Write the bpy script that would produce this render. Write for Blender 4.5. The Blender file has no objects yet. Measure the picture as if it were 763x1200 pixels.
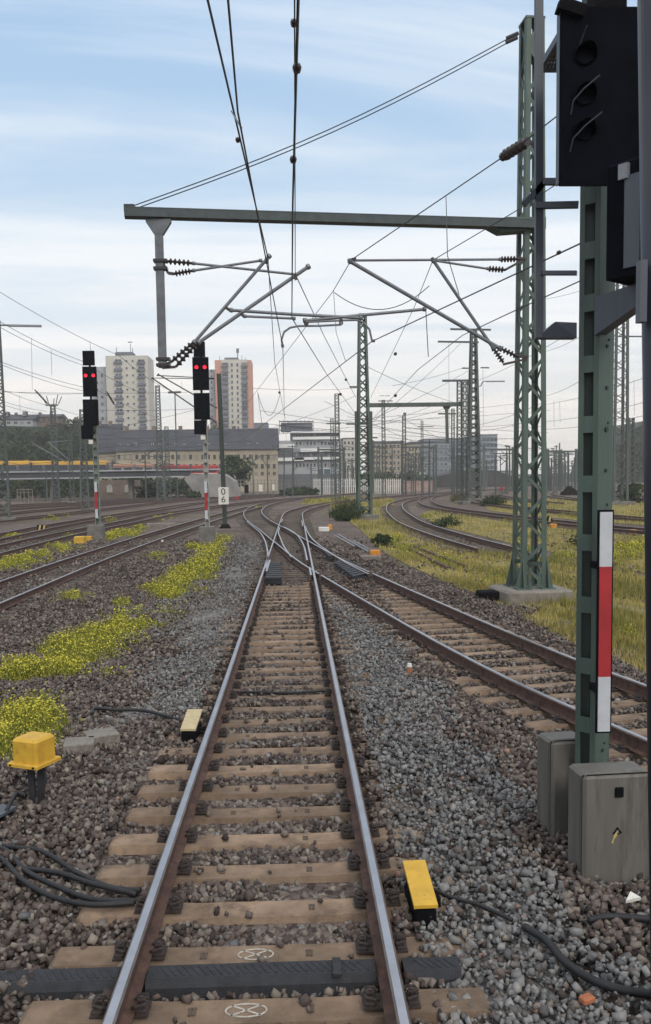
import bpy, math, random
import numpy as np
from mathutils import Vector, Matrix
random.seed(7); rng = np.random.default_rng(11)
R = math.radians
scene = bpy.context.scene
COL = scene.collection

# ------------------------------------------------------------------ camera model
F, CX, CY, H = 1065.0, 381.5, 650.0, 2.75
def basis(yaw, pitch, roll):
    fw = np.array([math.sin(yaw)*math.cos(pitch), math.cos(yaw)*math.cos(pitch), -math.sin(pitch)])
    r0 = np.array([math.cos(yaw), -math.sin(yaw), 0.0]); u0 = np.cross(r0, fw)
    return r0*math.cos(roll)-u0*math.sin(roll), u0*math.cos(roll)+r0*math.sin(roll), fw
RT, UP, FW = basis(R(1.85714), R(4.80331), R(0.8))
CAM = np.array([0.0, 0.0, H])
def ray(x, y): return FW + RT*((x-CX)/F) - UP*((y-CY)/F)
def G(x, y, z=-.26):
    d = ray(x, y); return Vector(CAM + d*((z-CAM[2])/d[2]))
def at(x, y, Y):
    d = ray(x, y); return Vector(CAM + d*(Y/d[1]))
GZ = -.26

# ------------------------------------------------------------------ materials
MATS = {}
def mat(name, c, rough=.75, metal=0.0, var=.18, scale=6.0, bump=0.0, c2=None, spec=.4, streak=False, fine=0.0, grime=None, gs=2.5, gt=.56, objrand=0.0):
    if name in MATS: return MATS[name]
    m = bpy.data.materials.new(name); m.use_nodes = True
    nt = m.node_tree; b = nt.nodes['Principled BSDF']
    b.inputs['Roughness'].default_value = rough; b.inputs['Metallic'].default_value = metal
    b.inputs['Specular IOR Level'].default_value = spec
    tc = nt.nodes.new('ShaderNodeTexCoord')
    src = tc.outputs['Object']
    if streak:
        mp = nt.nodes.new('ShaderNodeMapping'); mp.inputs['Scale'].default_value = (1, 1, .12)
        nt.links.new(src, mp.inputs['Vector']); src = mp.outputs['Vector']
    n = nt.nodes.new('ShaderNodeTexNoise'); n.inputs['Scale'].default_value = scale
    n.inputs['Detail'].default_value = 6; n.inputs['Roughness'].default_value = .65
    nt.links.new(src, n.inputs['Vector'])
    r = nt.nodes.new('ShaderNodeValToRGB')
    a = c2 if c2 else tuple(max(0, v*(1-var*1.6)) for v in c)
    hi = tuple(min(1, v*(1+var)) for v in c)
    r.color_ramp.elements[0].position = .3; r.color_ramp.elements[0].color = (*a, 1)
    r.color_ramp.elements[1].position = .7; r.color_ramp.elements[1].color = (*hi, 1)
    nt.links.new(n.outputs['Fac'], r.inputs['Fac']); colr = r.outputs['Color']
    if objrand:
        oi = nt.nodes.new('ShaderNodeObjectInfo'); mr = nt.nodes.new('ShaderNodeMapRange'); mr.inputs['To Min'].default_value = 1-objrand; mr.inputs['To Max'].default_value = 1+objrand
        nt.links.new(oi.outputs['Random'], mr.inputs['Value']); vm = nt.nodes.new('ShaderNodeVectorMath'); vm.operation = 'SCALE'
        nt.links.new(colr, vm.inputs[0]); nt.links.new(mr.outputs[0], vm.inputs['Scale']); colr = vm.outputs[0]
    if grime:
        n3 = nt.nodes.new('ShaderNodeTexNoise'); n3.inputs['Scale'].default_value = gs; n3.inputs['Detail'].default_value = 9; n3.inputs['Roughness'].default_value = .72
        if objrand:
            va = nt.nodes.new('ShaderNodeVectorMath'); va.operation = 'MULTIPLY_ADD'; va.inputs[1].default_value = (1, 1, 1)
            cb = nt.nodes.new('ShaderNodeCombineXYZ'); ml = nt.nodes.new('ShaderNodeMath'); ml.operation = 'MULTIPLY'; ml.inputs[1].default_value = 57
            nt.links.new(oi.outputs['Random'], ml.inputs[0]); nt.links.new(ml.outputs[0], cb.inputs[0]); nt.links.new(ml.outputs[0], cb.inputs[2])
            nt.links.new(tc.outputs['Object'], va.inputs[0]); nt.links.new(cb.outputs[0], va.inputs[2]); nt.links.new(va.outputs[0], n3.inputs['Vector'])
        else: nt.links.new(src, n3.inputs['Vector'])
        g = nt.nodes.new('ShaderNodeMapRange'); g.inputs['From Min'].default_value = gt; g.inputs['From Max'].default_value = gt+.14; g.inputs['To Max'].default_value = .8
        nt.links.new(n3.outputs['Fac'], g.inputs['Value']); mg = nt.nodes.new('ShaderNodeMix'); mg.data_type = 'RGBA'
        nt.links.new(g.outputs[0], mg.inputs[0]); nt.links.new(colr, mg.inputs[6]); mg.inputs[7].default_value = (*grime, 1); colr = mg.outputs[2]
    nt.links.new(colr, b.inputs['Base Color'])
    if bump:
        bp = nt.nodes.new('ShaderNodeBump'); bp.inputs['Strength'].default_value = bump
        n2 = nt.nodes.new('ShaderNodeTexNoise'); n2.inputs['Scale'].default_value = fine or scale*8; n2.inputs['Detail'].default_value = 4
        nt.links.new(tc.outputs['Object'], n2.inputs['Vector'])
        bp.inputs['Distance'].default_value = .01
        nt.links.new(n2.outputs['Fac'], bp.inputs['Height']); nt.links.new(bp.outputs['Normal'], b.inputs['Normal'])
    MATS[name] = m; return m
def emis(name, c, s):
    m = bpy.data.materials.new(name); m.use_nodes = True
    b = m.node_tree.nodes['Principled BSDF']
    b.inputs['Base Color'].default_value = (*c, 1); b.inputs['Emission Color'].default_value = (*c, 1); b.inputs['Emission Strength'].default_value = s
    MATS[name] = m; return m

def attr_mat(name, stops, rough=.85, mixnoise=0.0, trans=0.0):
    """colour from a per-vertex random tint through a ramp"""
    m = bpy.data.materials.new(name); m.use_nodes = True
    nt = m.node_tree; b = nt.nodes['Principled BSDF']; b.inputs['Roughness'].default_value = rough
    b.inputs['Specular IOR Level'].default_value = .25
    at_ = nt.nodes.new('ShaderNodeAttribute'); at_.attribute_name = 'tint'
    r = nt.nodes.new('ShaderNodeValToRGB'); el = r.color_ramp.elements
    for k, (p, c) in enumerate(stops):
        e = el[k] if k < 2 else el.new(p)
        e.position = p; e.color = (*c, 1)
    nt.links.new(at_.outputs['Fac'], r.inputs['Fac'])
    if mixnoise:
        tc = nt.nodes.new('ShaderNodeTexCoord'); n = nt.nodes.new('ShaderNodeTexNoise'); n.inputs['Scale'].default_value = 60
        n.inputs['Detail'].default_value = 3
        nt.links.new(tc.outputs['Object'], n.inputs['Vector'])
        mr = nt.nodes.new('ShaderNodeMapRange'); mr.inputs['To Min'].default_value = 1-mixnoise; mr.inputs['To Max'].default_value = 1+mixnoise
        nt.links.new(n.outputs['Fac'], mr.inputs['Value'])
        mx = nt.nodes.new('ShaderNodeVectorMath'); mx.operation = 'SCALE'
        nt.links.new(r.outputs['Color'], mx.inputs[0]); nt.links.new(mr.outputs['Result'], mx.inputs['Scale'])
        nt.links.new(mx.outputs['Vector'], b.inputs['Base Color'])
    else:
        nt.links.new(r.outputs['Color'], b.inputs['Base Color'])
    if trans:
        b.inputs['Transmission Weight'].default_value = 0
    MATS[name] = m; return m

GREEN = mat('green_mast_paint', (.070, .104, .088), .6, 0, .25, 5, .15, streak=True, grime=(.085, .062, .042), gs=4.5, gt=.55)
GREENFAR = mat('grey_green_mast_paint', (.075, .09, .085), .7, 0, .25, 2, streak=True)
GREEND = mat('dark_green_paint', (.028, .04, .034), .6, 0, .25, 6, streak=True)
GALV = mat('galvanised_steel', (.22, .23, .25), .5, .3, .2, 9, .1)
POSTM = mat('dull_grey_post', (.125, .135, .15), .6, .1, .2, 6)
BEAMM = mat('grey_green_beam_paint', (.045, .06, .064), .55, .1, .2, 5, .1)
TUBE = mat('weathered_aluminium_tube', (.16, .17, .19), .5, .35, .15, 12)
INSUL = mat('dark_brown_insulator', (.035, .026, .026), .35, 0, .2, 20)
WIRE = mat('dark_copper_wire', (.035, .037, .045), .5, .3, .1, 30)
STEEL = mat('polished_rail_steel', (.43, .43, .46), .34, 1.0, .12, 3)
STEELD = mat('worn_rail_steel', (.20, .195, .20), .5, .6, .2, 3)
STEELR = mat('rusty_rail_top', (.10, .085, .078), .7, 0, .25, 3)
BEVEL = mat('worn_rail_edge', (.17, .145, .135), .5, .6, .25, 5)
RUST = mat('rusty_rail_side', (.092, .050, .038), .85, 0, .35, 9, .3)
CLIP = mat('rusty_clip_steel', (.045, .034, .031), .8, 0, .35, 25, .3)
SLEEP = mat('stained_sleeper_concrete', (.225, .157, .107), .9, 0, .28, 3.2, .6, fine=90, grime=(.11, .075, .052), gs=3.8, gt=.50, objrand=.2)
SLEEPD = mat('oily_sleeper_concrete', (.105, .082, .066), .9, 0, .3, 3, .4, grime=(.03, .026, .024), gs=4, gt=.5, objrand=.2)
STAMP = mat('dark_cast_mark', (.085, .065, .05), .9)
CHALK = mat('pale_chalk', (.42, .38, .33), .95, 0, .3, 40)
CONC = mat('weathered_concrete', (.21, .19, .165), .9, 0, .25, 3, .4, grime=(.09, .08, .06), gs=4, gt=.52)
CONCD = mat('dark_concrete', (.15, .142, .13), .9, 0, .25, 3, .3)
BLACK = mat('black_signal_enamel', (.0035, .0042, .0075), .8, 0, .3, 6, spec=.04)
BLACKM = mat('matt_black', (.006, .006, .008), .9, spec=.08)
RUBBER = mat('black_rubber', (.022, .023, .028), .7, 0, .3, 14, .5)
CABLE = mat('black_cable_sheath', (.016, .016, .018), .6, 0, .3, 12)
YELLOW = mat('yellow_fibreglass', (.56, .33, .035), .55, 0, .16, 5, .2, grime=(.20, .125, .04), gs=9, gt=.56)
YELDIRT = mat('dirty_yellow_lid', (.48, .35, .14), .6, 0, .15, 9, .15)
CREAM = mat('faded_cream_lid', (.46, .38, .22), .65, 0, .12, 9, .1, grime=(.2, .16, .1), gs=14, gt=.54)
ORANGE = mat('orange_paint', (.55, .22, .03), .6)
CAB = mat('weathered_grey_cabinet', (.125, .118, .105), .6, 0, .2, 4, .12, streak=True, grime=(.055, .047, .038), gs=5, gt=.50)
CABD = mat('cabinet_seam', (.04, .04, .04), .7)
WHITE = mat('white_reflective', (.46, .48, .51), .5, 0, .07, 7, grime=(.28, .27, .25), gs=5, gt=.58)
OFFW = mat('off_white_paint', (.62, .60, .55), .6, 0, .1, 4)
RED = mat('red_reflective', (.33, .022, .028), .45, 0, .12, 7, grime=(.16, .03, .03), gs=5, gt=.6)
REDLAMP = emis('red_signal_lamp', (1.0, .012, .04), 1.1)
LENS = mat('dark_lens', (.003, .003, .005), .5, spec=.1)
NAVY = mat('dark_navy_enamel', (.016, .02, .032), .4, 0, .15, 2)
GREYB = mat('blue_grey_steel', (.068, .08, .10), .5, .1, .15, 5, streak=True)
CLAY = mat('orange_clay', (.36, .13, .06), .9)

# ------------------------------------------------------------------ mesh builder
ORG = {}
class MB:
    def __init__(s): s.v = []; s.f = []; s.m = []
    def add(s, v, f, m=0):
        o = len(s.v); s.v += [tuple(p) for p in v]
        for k, q in enumerate(f):
            s.f.append(tuple(i+o for i in q)); s.m.append(m[k] if isinstance(m, (list, tuple)) else m)
    def box(s, c, d, rz=0, m=0, M=None, taper=1.0, bev=0):
        x, y, z = d[0]/2, d[1]/2, d[2]/2
        if bev:
            b = bev; pts = []
            for zz, k in ((-z, 1), (z-b, 0), (z, 1)):
                xx, yy = (x-b, y-b) if zz == z else (x, y)
                bb = b if zz != z else b*.6
                pts += [(-xx+bb, -yy, zz), (xx-bb, -yy, zz), (xx, -yy+bb, zz), (xx, yy-bb, zz), (xx-bb, yy, zz), (-xx+bb, yy, zz), (-xx, yy-bb, zz), (-xx, -yy+bb, zz)]
            fc = [tuple(range(7, -1, -1)), tuple(range(16, 24))]
            for l in range(2):
                for k in range(8): fc.append((l*8+k, l*8+(k+1) % 8, l*8+8+(k+1) % 8, l*8+8+k))
        else:
            pts = [(-x, -y, -z), (x, -y, -z), (x, y, -z), (-x, y, -z)] + [(a*taper, b*taper, z) for a, b in ((-x, -y), (x, -y), (x, y), (-x, y))]
            fc = [(3, 2, 1, 0), (4, 5, 6, 7), (0, 1, 5, 4), (1, 2, 6, 5), (2, 3, 7, 6), (3, 0, 4, 7)]
        if M is None: M = Matrix.Translation(c) @ Matrix.Rotation(rz, 4, 'Z')
        else: M = M @ Matrix.Translation(c)
        s.add([M @ Vector(p) for p in pts], fc, m); return s
    def bar(s, p, q, w, t=None, m=0, up=(0, 0, 1), w2=None):
        p, q = Vector(p), Vector(q); d = (q-p)
        if d.length < 1e-6: return s
        d.normalize(); t = t or w
        u = Vector(up)
        if abs(d.dot(u)) > .98: u = Vector((0, 1, 0))
        a = d.cross(u).normalized(); b = a.cross(d).normalized()
        w2 = w2 or w; v = []
        for c, ww in ((p, w), (q, w2)):
            k = ww/w
            for i, j in ((-1, -1), (1, -1), (1, 1), (-1, 1)): v.append(c + a*(i*w*k/2) + b*(j*t*k/2))
        s.add(v, [(3, 2, 1, 0), (4, 5, 6, 7), (0, 1, 5, 4), (1, 2, 6, 5), (2, 3, 7, 6), (3, 0, 4, 7)], m); return s
    def tube(s, pts, r, n=8, m=0, cap=True):
        pts = [Vector(p) for p in pts]; rr = r if isinstance(r, (list, tuple)) else [r]*len(pts)
        v = []; f = []; pa = None
        for k, p in enumerate(pts):
            d = (pts[min(k+1, len(pts)-1)] - pts[max(k-1, 0)]).normalized()
            if pa is None:
                u = Vector((0, 0, 1)) if abs(d.z) < .9 else Vector((1, 0, 0)); a = d.cross(u).normalized()
            else:
                a = (pa - d*pa.dot(d)).normalized()
            pa = a; b = d.cross(a)
            for i in range(n):
                t = 2*math.pi*i/n; v.append(p + (a*math.cos(t)+b*math.sin(t))*rr[k])
        for k in range(len(pts)-1):
            for i in range(n): f.append((k*n+i, k*n+(i+1) % n, (k+1)*n+(i+1) % n, (k+1)*n+i))
        if cap: f += [tuple(range(n-1, -1, -1)), tuple(range((len(pts)-1)*n, len(pts)*n))]
        s.add(v, f, m); return s
    def prism(s, poly, d, m=0):
        """poly: list of 3D points, extruded by vector d"""
        n = len(poly); d = Vector(d); poly = [Vector(p) for p in poly]
        v = poly + [p+d for p in poly]
        f = [tuple(range(n-1, -1, -1)), tuple(range(n, 2*n))] + [(i, (i+1) % n, n+(i+1) % n, n+i) for i in range(n)]
        s.add(v, f, m); return s
    def build(s, name, mats, parent=None, smooth=False, org=None):
        o = Vector(org) if org is not None else (ORG[parent.name] if parent else Vector((0, 0, 0)))
        me = bpy.data.meshes.new(name)
        me.from_pydata([(p[0]-o[0], p[1]-o[1], p[2]-o[2]) for p in s.v], [], s.f)
        if not isinstance(mats, (list, tuple)): mats = [mats]
        for m in mats: me.materials.append(m)
        if len(mats) > 1: me.polygons.foreach_set('material_index', s.m)
        if smooth: me.polygons.foreach_set('use_smooth', [True]*len(s.f))
        me.validate(); me.update()
        ob = bpy.data.objects.new(name, me); COL.objects.link(ob)
        ORG[ob.name] = o
        if parent: ob.parent = parent
        elif org is not None: ob.location = o
        return ob
def tag(o, label, cat, group=None, kind=None):
    if label: o['label'] = label
    if cat: o['category'] = cat
    if group: o['group'] = group
    if kind: o['kind'] = kind
    return o
def thing(name, label, cat, loc=(0, 0, 0), group=None):
    o = bpy.data.objects.new(name, None); COL.objects.link(o); o.location = loc; o.empty_display_size = .2
    ORG[o.name] = Vector(loc); return tag(o, label, cat, group)
def struct(o, kind='structure', label=None): o['kind'] = kind; o['label'] = label or o.name.replace('_', ' '); return o
def kids(o): return [c for c in bpy.data.objects if c.parent == o]
def copy_tree(o, parent=None):
    c = o.copy(); COL.objects.link(c); ORG[c.name] = ORG[o.name]
    if parent: c.parent = parent
    for ch in kids(o): copy_tree(ch, c)
    return c
def np_mesh(name, V, Fc, mats, tint=None, midx=None, parent=None):
    me = bpy.data.meshes.new(name); k = Fc.shape[1]
    me.vertices.add(len(V)); me.vertices.foreach_set('co', V.astype(np.float32).ravel())
    me.loops.add(Fc.size); me.loops.foreach_set('vertex_index', Fc.astype(np.int32).ravel())
    me.polygons.add(len(Fc)); me.polygons.foreach_set('loop_start', np.arange(0, Fc.size, k, dtype=np.int32))
    if midx is not None: me.polygons.foreach_set('material_index', midx.astype(np.int32))
    if tint is not None:
        a = me.attributes.new('tint', 'FLOAT', 'POINT'); a.data.foreach_set('value', tint.astype(np.float32))
    for m in (mats if isinstance(mats, (list, tuple)) else [mats]): me.materials.append(m)
    me.update(calc_edges=True)
    o = bpy.data.objects.new(name, me); COL.objects.link(o); ORG[o.name] = Vector((0, 0, 0))
    if parent: o.parent = parent
    return o

# ------------------------------------------------------------------ world, sun, camera
w = bpy.data.worlds.new('World'); scene.world = w; w.use_nodes = True
nt = w.node_tree; nt.nodes.clear()
N = nt.nodes.new; L = nt.links.new
out = N('ShaderNodeOutputWorld'); bg = N('ShaderNodeBackground'); L(bg.outputs[0], out.inputs[0])
bg.inputs['Strength'].default_value = .1
SUN_EL, SUN_AZ = R(36), R(160)         # azimuth clockwise from +Y: sun behind the train, a little to the right
sky = N('ShaderNodeTexSky'); sky.sky_type = 'NISHITA'; sky.sun_disc = False
sky.sun_elevation = SUN_EL; sky.sun_rotation = SUN_AZ; sky.air_density = 1.0; sky.dust_density = 2.0
tc = N('ShaderNodeTexCoord'); sep = N('ShaderNodeSeparateXYZ'); L(tc.outputs['Generated'], sep.inputs[0])
def math_n(op, a=None, b=None, clamp=False):
    n = N('ShaderNodeMath'); n.operation = op; n.use_clamp = clamp
    for k, v in enumerate((a, b)):
        if v is None: continue
        if isinstance(v, (int, float)): n.inputs[k].default_value = v
        else: L(v, n.inputs[k])
    return n.outputs[0]
zc = math_n('MAXIMUM', sep.outputs['Z'], 0.0)
den = math_n('ADD', zc, .07)
px = math_n('DIVIDE', sep.outputs['X'], den); py = math_n('DIVIDE', sep.outputs['Y'], den)
comb = N('ShaderNodeCombineXYZ'); L(px, comb.inputs[0]); L(py, comb.inputs[1])
mp = N('ShaderNodeMapping'); mp.inputs['Scale'].default_value = (.42, 1.3, 1); mp.inputs['Rotation'].default_value = (0, 0, R(-14)); mp.inputs['Location'].default_value = (3.1, 1.75, 0)
L(comb.outputs[0], mp.inputs[0])
n1 = N('ShaderNodeTexNoise'); n1.inputs['Scale'].default_value = .8; n1.inputs['Detail'].default_value = 8; n1.inputs['Roughness'].default_value = .56; n1.inputs['Distortion'].default_value = .9
L(mp.outputs[0], n1.inputs['Vector'])
cf = N('ShaderNodeMapRange'); cf.inputs['From Min'].default_value = .35; cf.inputs['From Max'].default_value = .66; cf.interpolation_type = 'SMOOTHSTEP'
L(n1.outputs['Fac'], cf.inputs['Value'])
# veil: thick towards the horizon, thinner above; unseen zenith brightened to light the ground
veil = N('ShaderNodeValToRGB'); L(zc, veil.inputs[0])
e = veil.color_ramp.elements
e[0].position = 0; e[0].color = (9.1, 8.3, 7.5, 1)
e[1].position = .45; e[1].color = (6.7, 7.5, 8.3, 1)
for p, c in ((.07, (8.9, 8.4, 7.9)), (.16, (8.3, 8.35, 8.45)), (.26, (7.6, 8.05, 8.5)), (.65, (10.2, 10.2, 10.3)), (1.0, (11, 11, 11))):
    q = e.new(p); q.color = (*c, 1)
bluem = N('ShaderNodeValToRGB'); L(zc, bluem.inputs[0])
e = bluem.color_ramp.elements
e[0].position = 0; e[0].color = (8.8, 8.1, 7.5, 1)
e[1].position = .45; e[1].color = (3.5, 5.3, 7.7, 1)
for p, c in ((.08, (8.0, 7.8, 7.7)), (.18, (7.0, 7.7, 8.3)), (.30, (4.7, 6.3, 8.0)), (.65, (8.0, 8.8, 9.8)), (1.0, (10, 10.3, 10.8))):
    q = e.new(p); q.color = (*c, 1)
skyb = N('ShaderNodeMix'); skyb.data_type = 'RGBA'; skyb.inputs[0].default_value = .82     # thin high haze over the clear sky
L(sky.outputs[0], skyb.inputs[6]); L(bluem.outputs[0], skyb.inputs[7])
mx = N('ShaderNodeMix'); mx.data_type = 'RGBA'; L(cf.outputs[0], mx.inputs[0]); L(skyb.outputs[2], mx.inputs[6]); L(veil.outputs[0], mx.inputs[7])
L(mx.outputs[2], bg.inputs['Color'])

sl = bpy.data.lights.new('sun', 'SUN'); sl.energy = 1.3; sl.angle = R(18); sl.color = (1, .93, .83)
so = bpy.data.objects.new('sun', sl); COL.objects.link(so)
sd = Vector((math.sin(SUN_AZ)*math.cos(SUN_EL), math.cos(SUN_AZ)*math.cos(SUN_EL), math.sin(SUN_EL)))
so.rotation_euler = sd.to_track_quat('Z', 'Y').to_euler(); so.location = (0, 0, 50)

cd = bpy.data.cameras.new('camera'); cam = bpy.data.objects.new('camera', cd); COL.objects.link(cam)
cd.sensor_fit = 'VERTICAL'; cd.sensor_height = 24; cd.lens = 24*F/1200; cd.shift_y = (CY-600)/1200
cd.clip_start = .05; cd.clip_end = 6000
cam.matrix_world = Matrix(((RT[0], UP[0], -FW[0], 0), (RT[1], UP[1], -FW[1], 0), (RT[2], UP[2], -FW[2], H), (0, 0, 0, 1)))
scene.camera = cam
vs = scene.view_settings; vs.view_transform = 'Standard'; vs.look = 'None'; vs.gamma = 1; vs.exposure = .27; vs.use_curve_mapping = False
scene.cycles.use_denoising = True
try: scene.cycles.denoiser = 'OPENIMAGEDENOISE'
except Exception: pass
scene.cycles.max_bounces = 6; scene.cycles.volume_bounces = 1; scene.cycles.transparent_max_bounces = 8

# ------------------------------------------------------------------ paths
def resample(pts, step):
    """Catmull-Rom through plan points, resampled evenly"""
    P = [np.array(p, float) for p in pts]; P = [2*P[0]-P[1]] + P + [2*P[-1]-P[-2]]
    q = []
    for i in range(1, len(P)-2):
        for t in np.linspace(0, 1, 24, endpoint=False):
            a, b, c, d = P[i-1:i+3]
            q.append(.5*((2*b)+(-a+c)*t+(2*a-5*b+4*c-d)*t*t+(-a+3*b-3*c+d)*t**3))
    q.append(P[-2]); q = np.array(q)
    s = np.r_[0, np.cumsum(np.linalg.norm(np.diff(q, axis=0), axis=1))]
    n = max(2, int(round(s[-1]/step))+1); t = np.linspace(0, s[-1], n)
    return np.c_[np.interp(t, s, q[:, 0]), np.interp(t, s, q[:, 1])]
def normals(p):
    d = np.gradient(p, axis=0); d /= np.linalg.norm(d, axis=1)[:, None]
    return np.c_[d[:, 1], -d[:, 0]], d
PROF = [(-.07, -.172), (.07, -.172), (.07, -.162), (.012, -.145), (.009, -.05), (.034, -.036), (.035, -.011), (.023, 0), (-.023, 0), (-.035, -.011), (-.034, -.036), (-.009, -.05), (-.012, -.145), (-.07, -.162)]
def rail_mesh(mb, path, off=0.0, dz=0.0, ends=True):
    nrm, d = normals(path); n = len(PROF); v = []; f = []; m = []
    for k in range(len(path)):
        for (a, z) in PROF:
            p = path[k]+nrm[k]*(off+a); v.append((p[0], p[1], z+dz))
    for k in range(len(path)-1):
        for i in range(n):
            f.append((k*n+i, k*n+(i+1) % n, (k+1)*n+(i+1) % n, (k+1)*n+i)); m.append(0 if i == 7 else 2 if i in (6, 8) else 1)
    f += [tuple(range(n-1, -1, -1)), tuple(range((len(path)-1)*n, len(path)*n))]; m += [1, 1]
    mb.add(v, f, m)
def sleeper_mb(length=2.6, stamps=True):
    mb = MB(); h = length/2
    secs = [(-h, .02), (-h+.03, 0), (-.95, 0), (-.5, -.028), (.5, -.028), (.95, 0), (h-.03, 0), (h, .02)]
    v = []; f = []
    for k, (x, dz) in enumerate(secs):
        end = k in (0, len(secs)-1)
        wt, zt = (.10 if end else .115), -.186+dz-(.04 if end else 0)
        for (y, z) in ((-.17, -.38), (-.16, -.30), (-wt-.014, zt-.03), (-wt, zt), (wt, zt), (wt+.014, zt-.03), (.16, -.30), (.17, -.38)): v.append((x, y, z))
    n = 8
    for k in range(len(secs)-1):
        for i in range(n): f.append((k*n+i, (k+1)*n+i, (k+1)*n+(i+1) % n, k*n+(i+1) % n))
    f += [tuple(range(n)), tuple(range((len(secs)-1)*n+n-1, (len(secs)-1)*n-1, -1))]
    mb.add(v, f, 0)
    if stamps:
        for x in (-.36, .30):
            for a in (-.012, .012): mb.box((x+a, 0, -.2095+.0), (.016, .075, .006), m=1)
            mb.box((x, .03, -.2095), (.045, .012, .005), m=1)
    return mb
def fastening_mb(side):
    """both clips of one rail seat"""
    mb = MB(); X = side*.7535
    mb.box((X, 0, -.183), (.32, .15, .012))
    for s in (-1, 1):
        mb.box((X+s*.12, 0, -.168), (.065, .12, .022), bev=.008)
        pts = [(X+s*.075, -.05, -.148), (X+s*.10, -.075, -.128), (X+s*.16, -.06, -.12), (X+s*.175, -.02, -.125), (X+s*.11, 0, -.115), (X+s*.175, .02, -.125), (X+s*.16, .06, -.12), (X+s*.10, .075, -.128), (X+s*.075, .05, -.148)]
        pts = [(X+s*.055+(p[0]-X-s*.055)*.8, p[1]*.85, -.15+(p[2]+.148)*.75) for p in pts]; mb.tube(pts, .010, 6)
        mb.tube([(X+s*.118, 0, -.16), (X+s*.118, 0, -.108)], .014, 6)
        mb.box((X+s*.118, 0, -.122), (.042, .042, .01))
    return mb
SL_PROTO = None
def make_track(name, label, pts, step=1.2, sleepers=None, clips=False, smat=None, slen=2.6, offsets=(-.7535, .7535), steel=None, group=None, spacing=.61):
    t = thing(name, label, 'railway track', (pts[0][0], pts[0][1], 0), group)
    path = resample(pts, step)
    for off in offsets:
        mb = MB(); rail_mesh(mb, path, off); mb.build('rail', [steel or STEEL, RUST, BEVEL], t)
    if sleepers:
        a, b = sleepers
        fine = resample(pts, .05); _, d = normals(fine)
        s = np.r_[0, np.cumsum(np.linalg.norm(np.diff(fine, axis=0), axis=1))]
        me = sleeper_mb(slen, clips).build('sleeper', [smat or SLEEP, STAMP]); base = me.data
        bpy.data.objects.remove(me)
        cl = []
        if clips:
            for sd_ in (-1, 1):
                o = fastening_mb(sd_).build('rail_fastening', CLIP); cl.append(o.data); bpy.data.objects.remove(o)
        k = a
        while k <= b and k <= s[-1]:
            x = np.interp(k, s, fine[:, 0]); y = np.interp(k, s, fine[:, 1]); dx = np.interp(k, s, d[:, 0]); dy = np.interp(k, s, d[:, 1])
            o = bpy.data.objects.new('sleeper', base); COL.objects.link(o); o.parent = t
            ORG[o.name] = Vector((0, 0, 0))
            o.location = (x-pts[0][0]+random.uniform(-.02, .02), y-pts[0][1], random.uniform(-.005, .003)); o.rotation_euler = (0, 0, math.atan2(dy, dx)-math.pi/2+random.uniform(-.006, .006))
            for c in cl:
                q = bpy.data.objects.new('rail_fastening', c); COL.objects.link(q); q.parent = o
            SLEEPERS.append((x, y, o)); k += spacing
    return t, path
SLEEPERS = []
MX = -.245
# main track, near part
mainY0 = 4.865 - .61*7
main, mpath = make_track('railway_track', 'straight railway track in the middle with bright rails on brown concrete sleepers',
    [(MX, mainY0), (MX, 8), (MX, 16), (MX, 25.6)], 1.2, (0, 26), True)
B_C = [(6.6, 3.0), (5.7, 5.2), (5.05, 7.0), (4.45, 9.0), (3.75, 11.6), (3.1, 15), (2.33, 20), (1.45, 26), (.77, 31), (0.03, 38), (-.3, 41), (-.72, 45), (-1.22, 50), (-1.86, 55.5), (-2.83, 65), (-3.56, 76), (-3.8, 86), (-3.6, 97), (-2.8, 108), (-1.3, 119), (.7, 130), (5.5, 148), (16, 178), (40, 225)]
bnear = resample(B_C, .2); bnear = bnear[bnear[:, 1] < 26]
bt, bpath = make_track('railway_track', 'diverging railway track crossing over from the lattice portal mast side', [tuple(p) for p in bnear[::12]] + [tuple(bnear[-1])], 1.0, (.3, 24.3), True)

# ---- double slip: one track unit, rails plus sleepers
sw = thing('railway_switch', 'double slip switch where the two shiny tracks cross each other', 'railway switch', (MX, 25.6, 0))
def rail_part(pts, parent, name='rail', step=1.0, steel=None):
    mb = MB(); rail_mesh(mb, resample(pts, step), 0); return mb.build(name, [steel or STEEL, RUST, BEVEL], parent)
A_C = [(MX, 25.6), (MX, 35), (MX, 50), (MX, 64)]
A_FAR = [(MX, 64), (-.22, 70), (-.1, 75), (.35, 81), (.95, 86), (2.0, 93.5), (3.75, 102), (5.7, 109.5), (9, 120), (14.5, 135), (27, 162), (48, 200)]
bsw = resample(B_C, .5); bswp = bsw[(bsw[:, 1] > 25.9) & (bsw[:, 1] < 62)]
for off in (-.7535, .7535):
    p = resample(A_C, .8); mb = MB(); rail_mesh(mb, p, off, .001 if off > 0 else 0); mb.build('rail', [STEEL, RUST, BEVEL], sw)
    mb = MB(); rail_mesh(mb, bswp, off, -.002); mb.build('rail', [STEEL, RUST, BEVEL], sw)
rail_part([(-.93, 28), (-1.03, 33), (-1.21, 37.4), (-1.46, 42), (-1.87, 47.5), (-2.4, 52.5), (-3.0, 58), (-3.25, 61)], sw, 'curved_rail')
rail_part([(.37, 30.6), (.33, 37), (.17, 42.5), (-.06, 46.5), (-.42, 50.3), (-.7, 52.5)], sw, 'curved_rail')
rail_part([(2.08, 25.9), (1.75, 28.5), (1.45, 31.5), (1.0, 37.2), (.72, 42.4), (.6, 48), (.56, 53)], sw, 'curved_rail')
rail_part([(-.16, 32.0), (-.5, 37.3), (-.74, 43), (-.9, 47), (-.91, 52)], sw, 'curved_rail')
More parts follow.
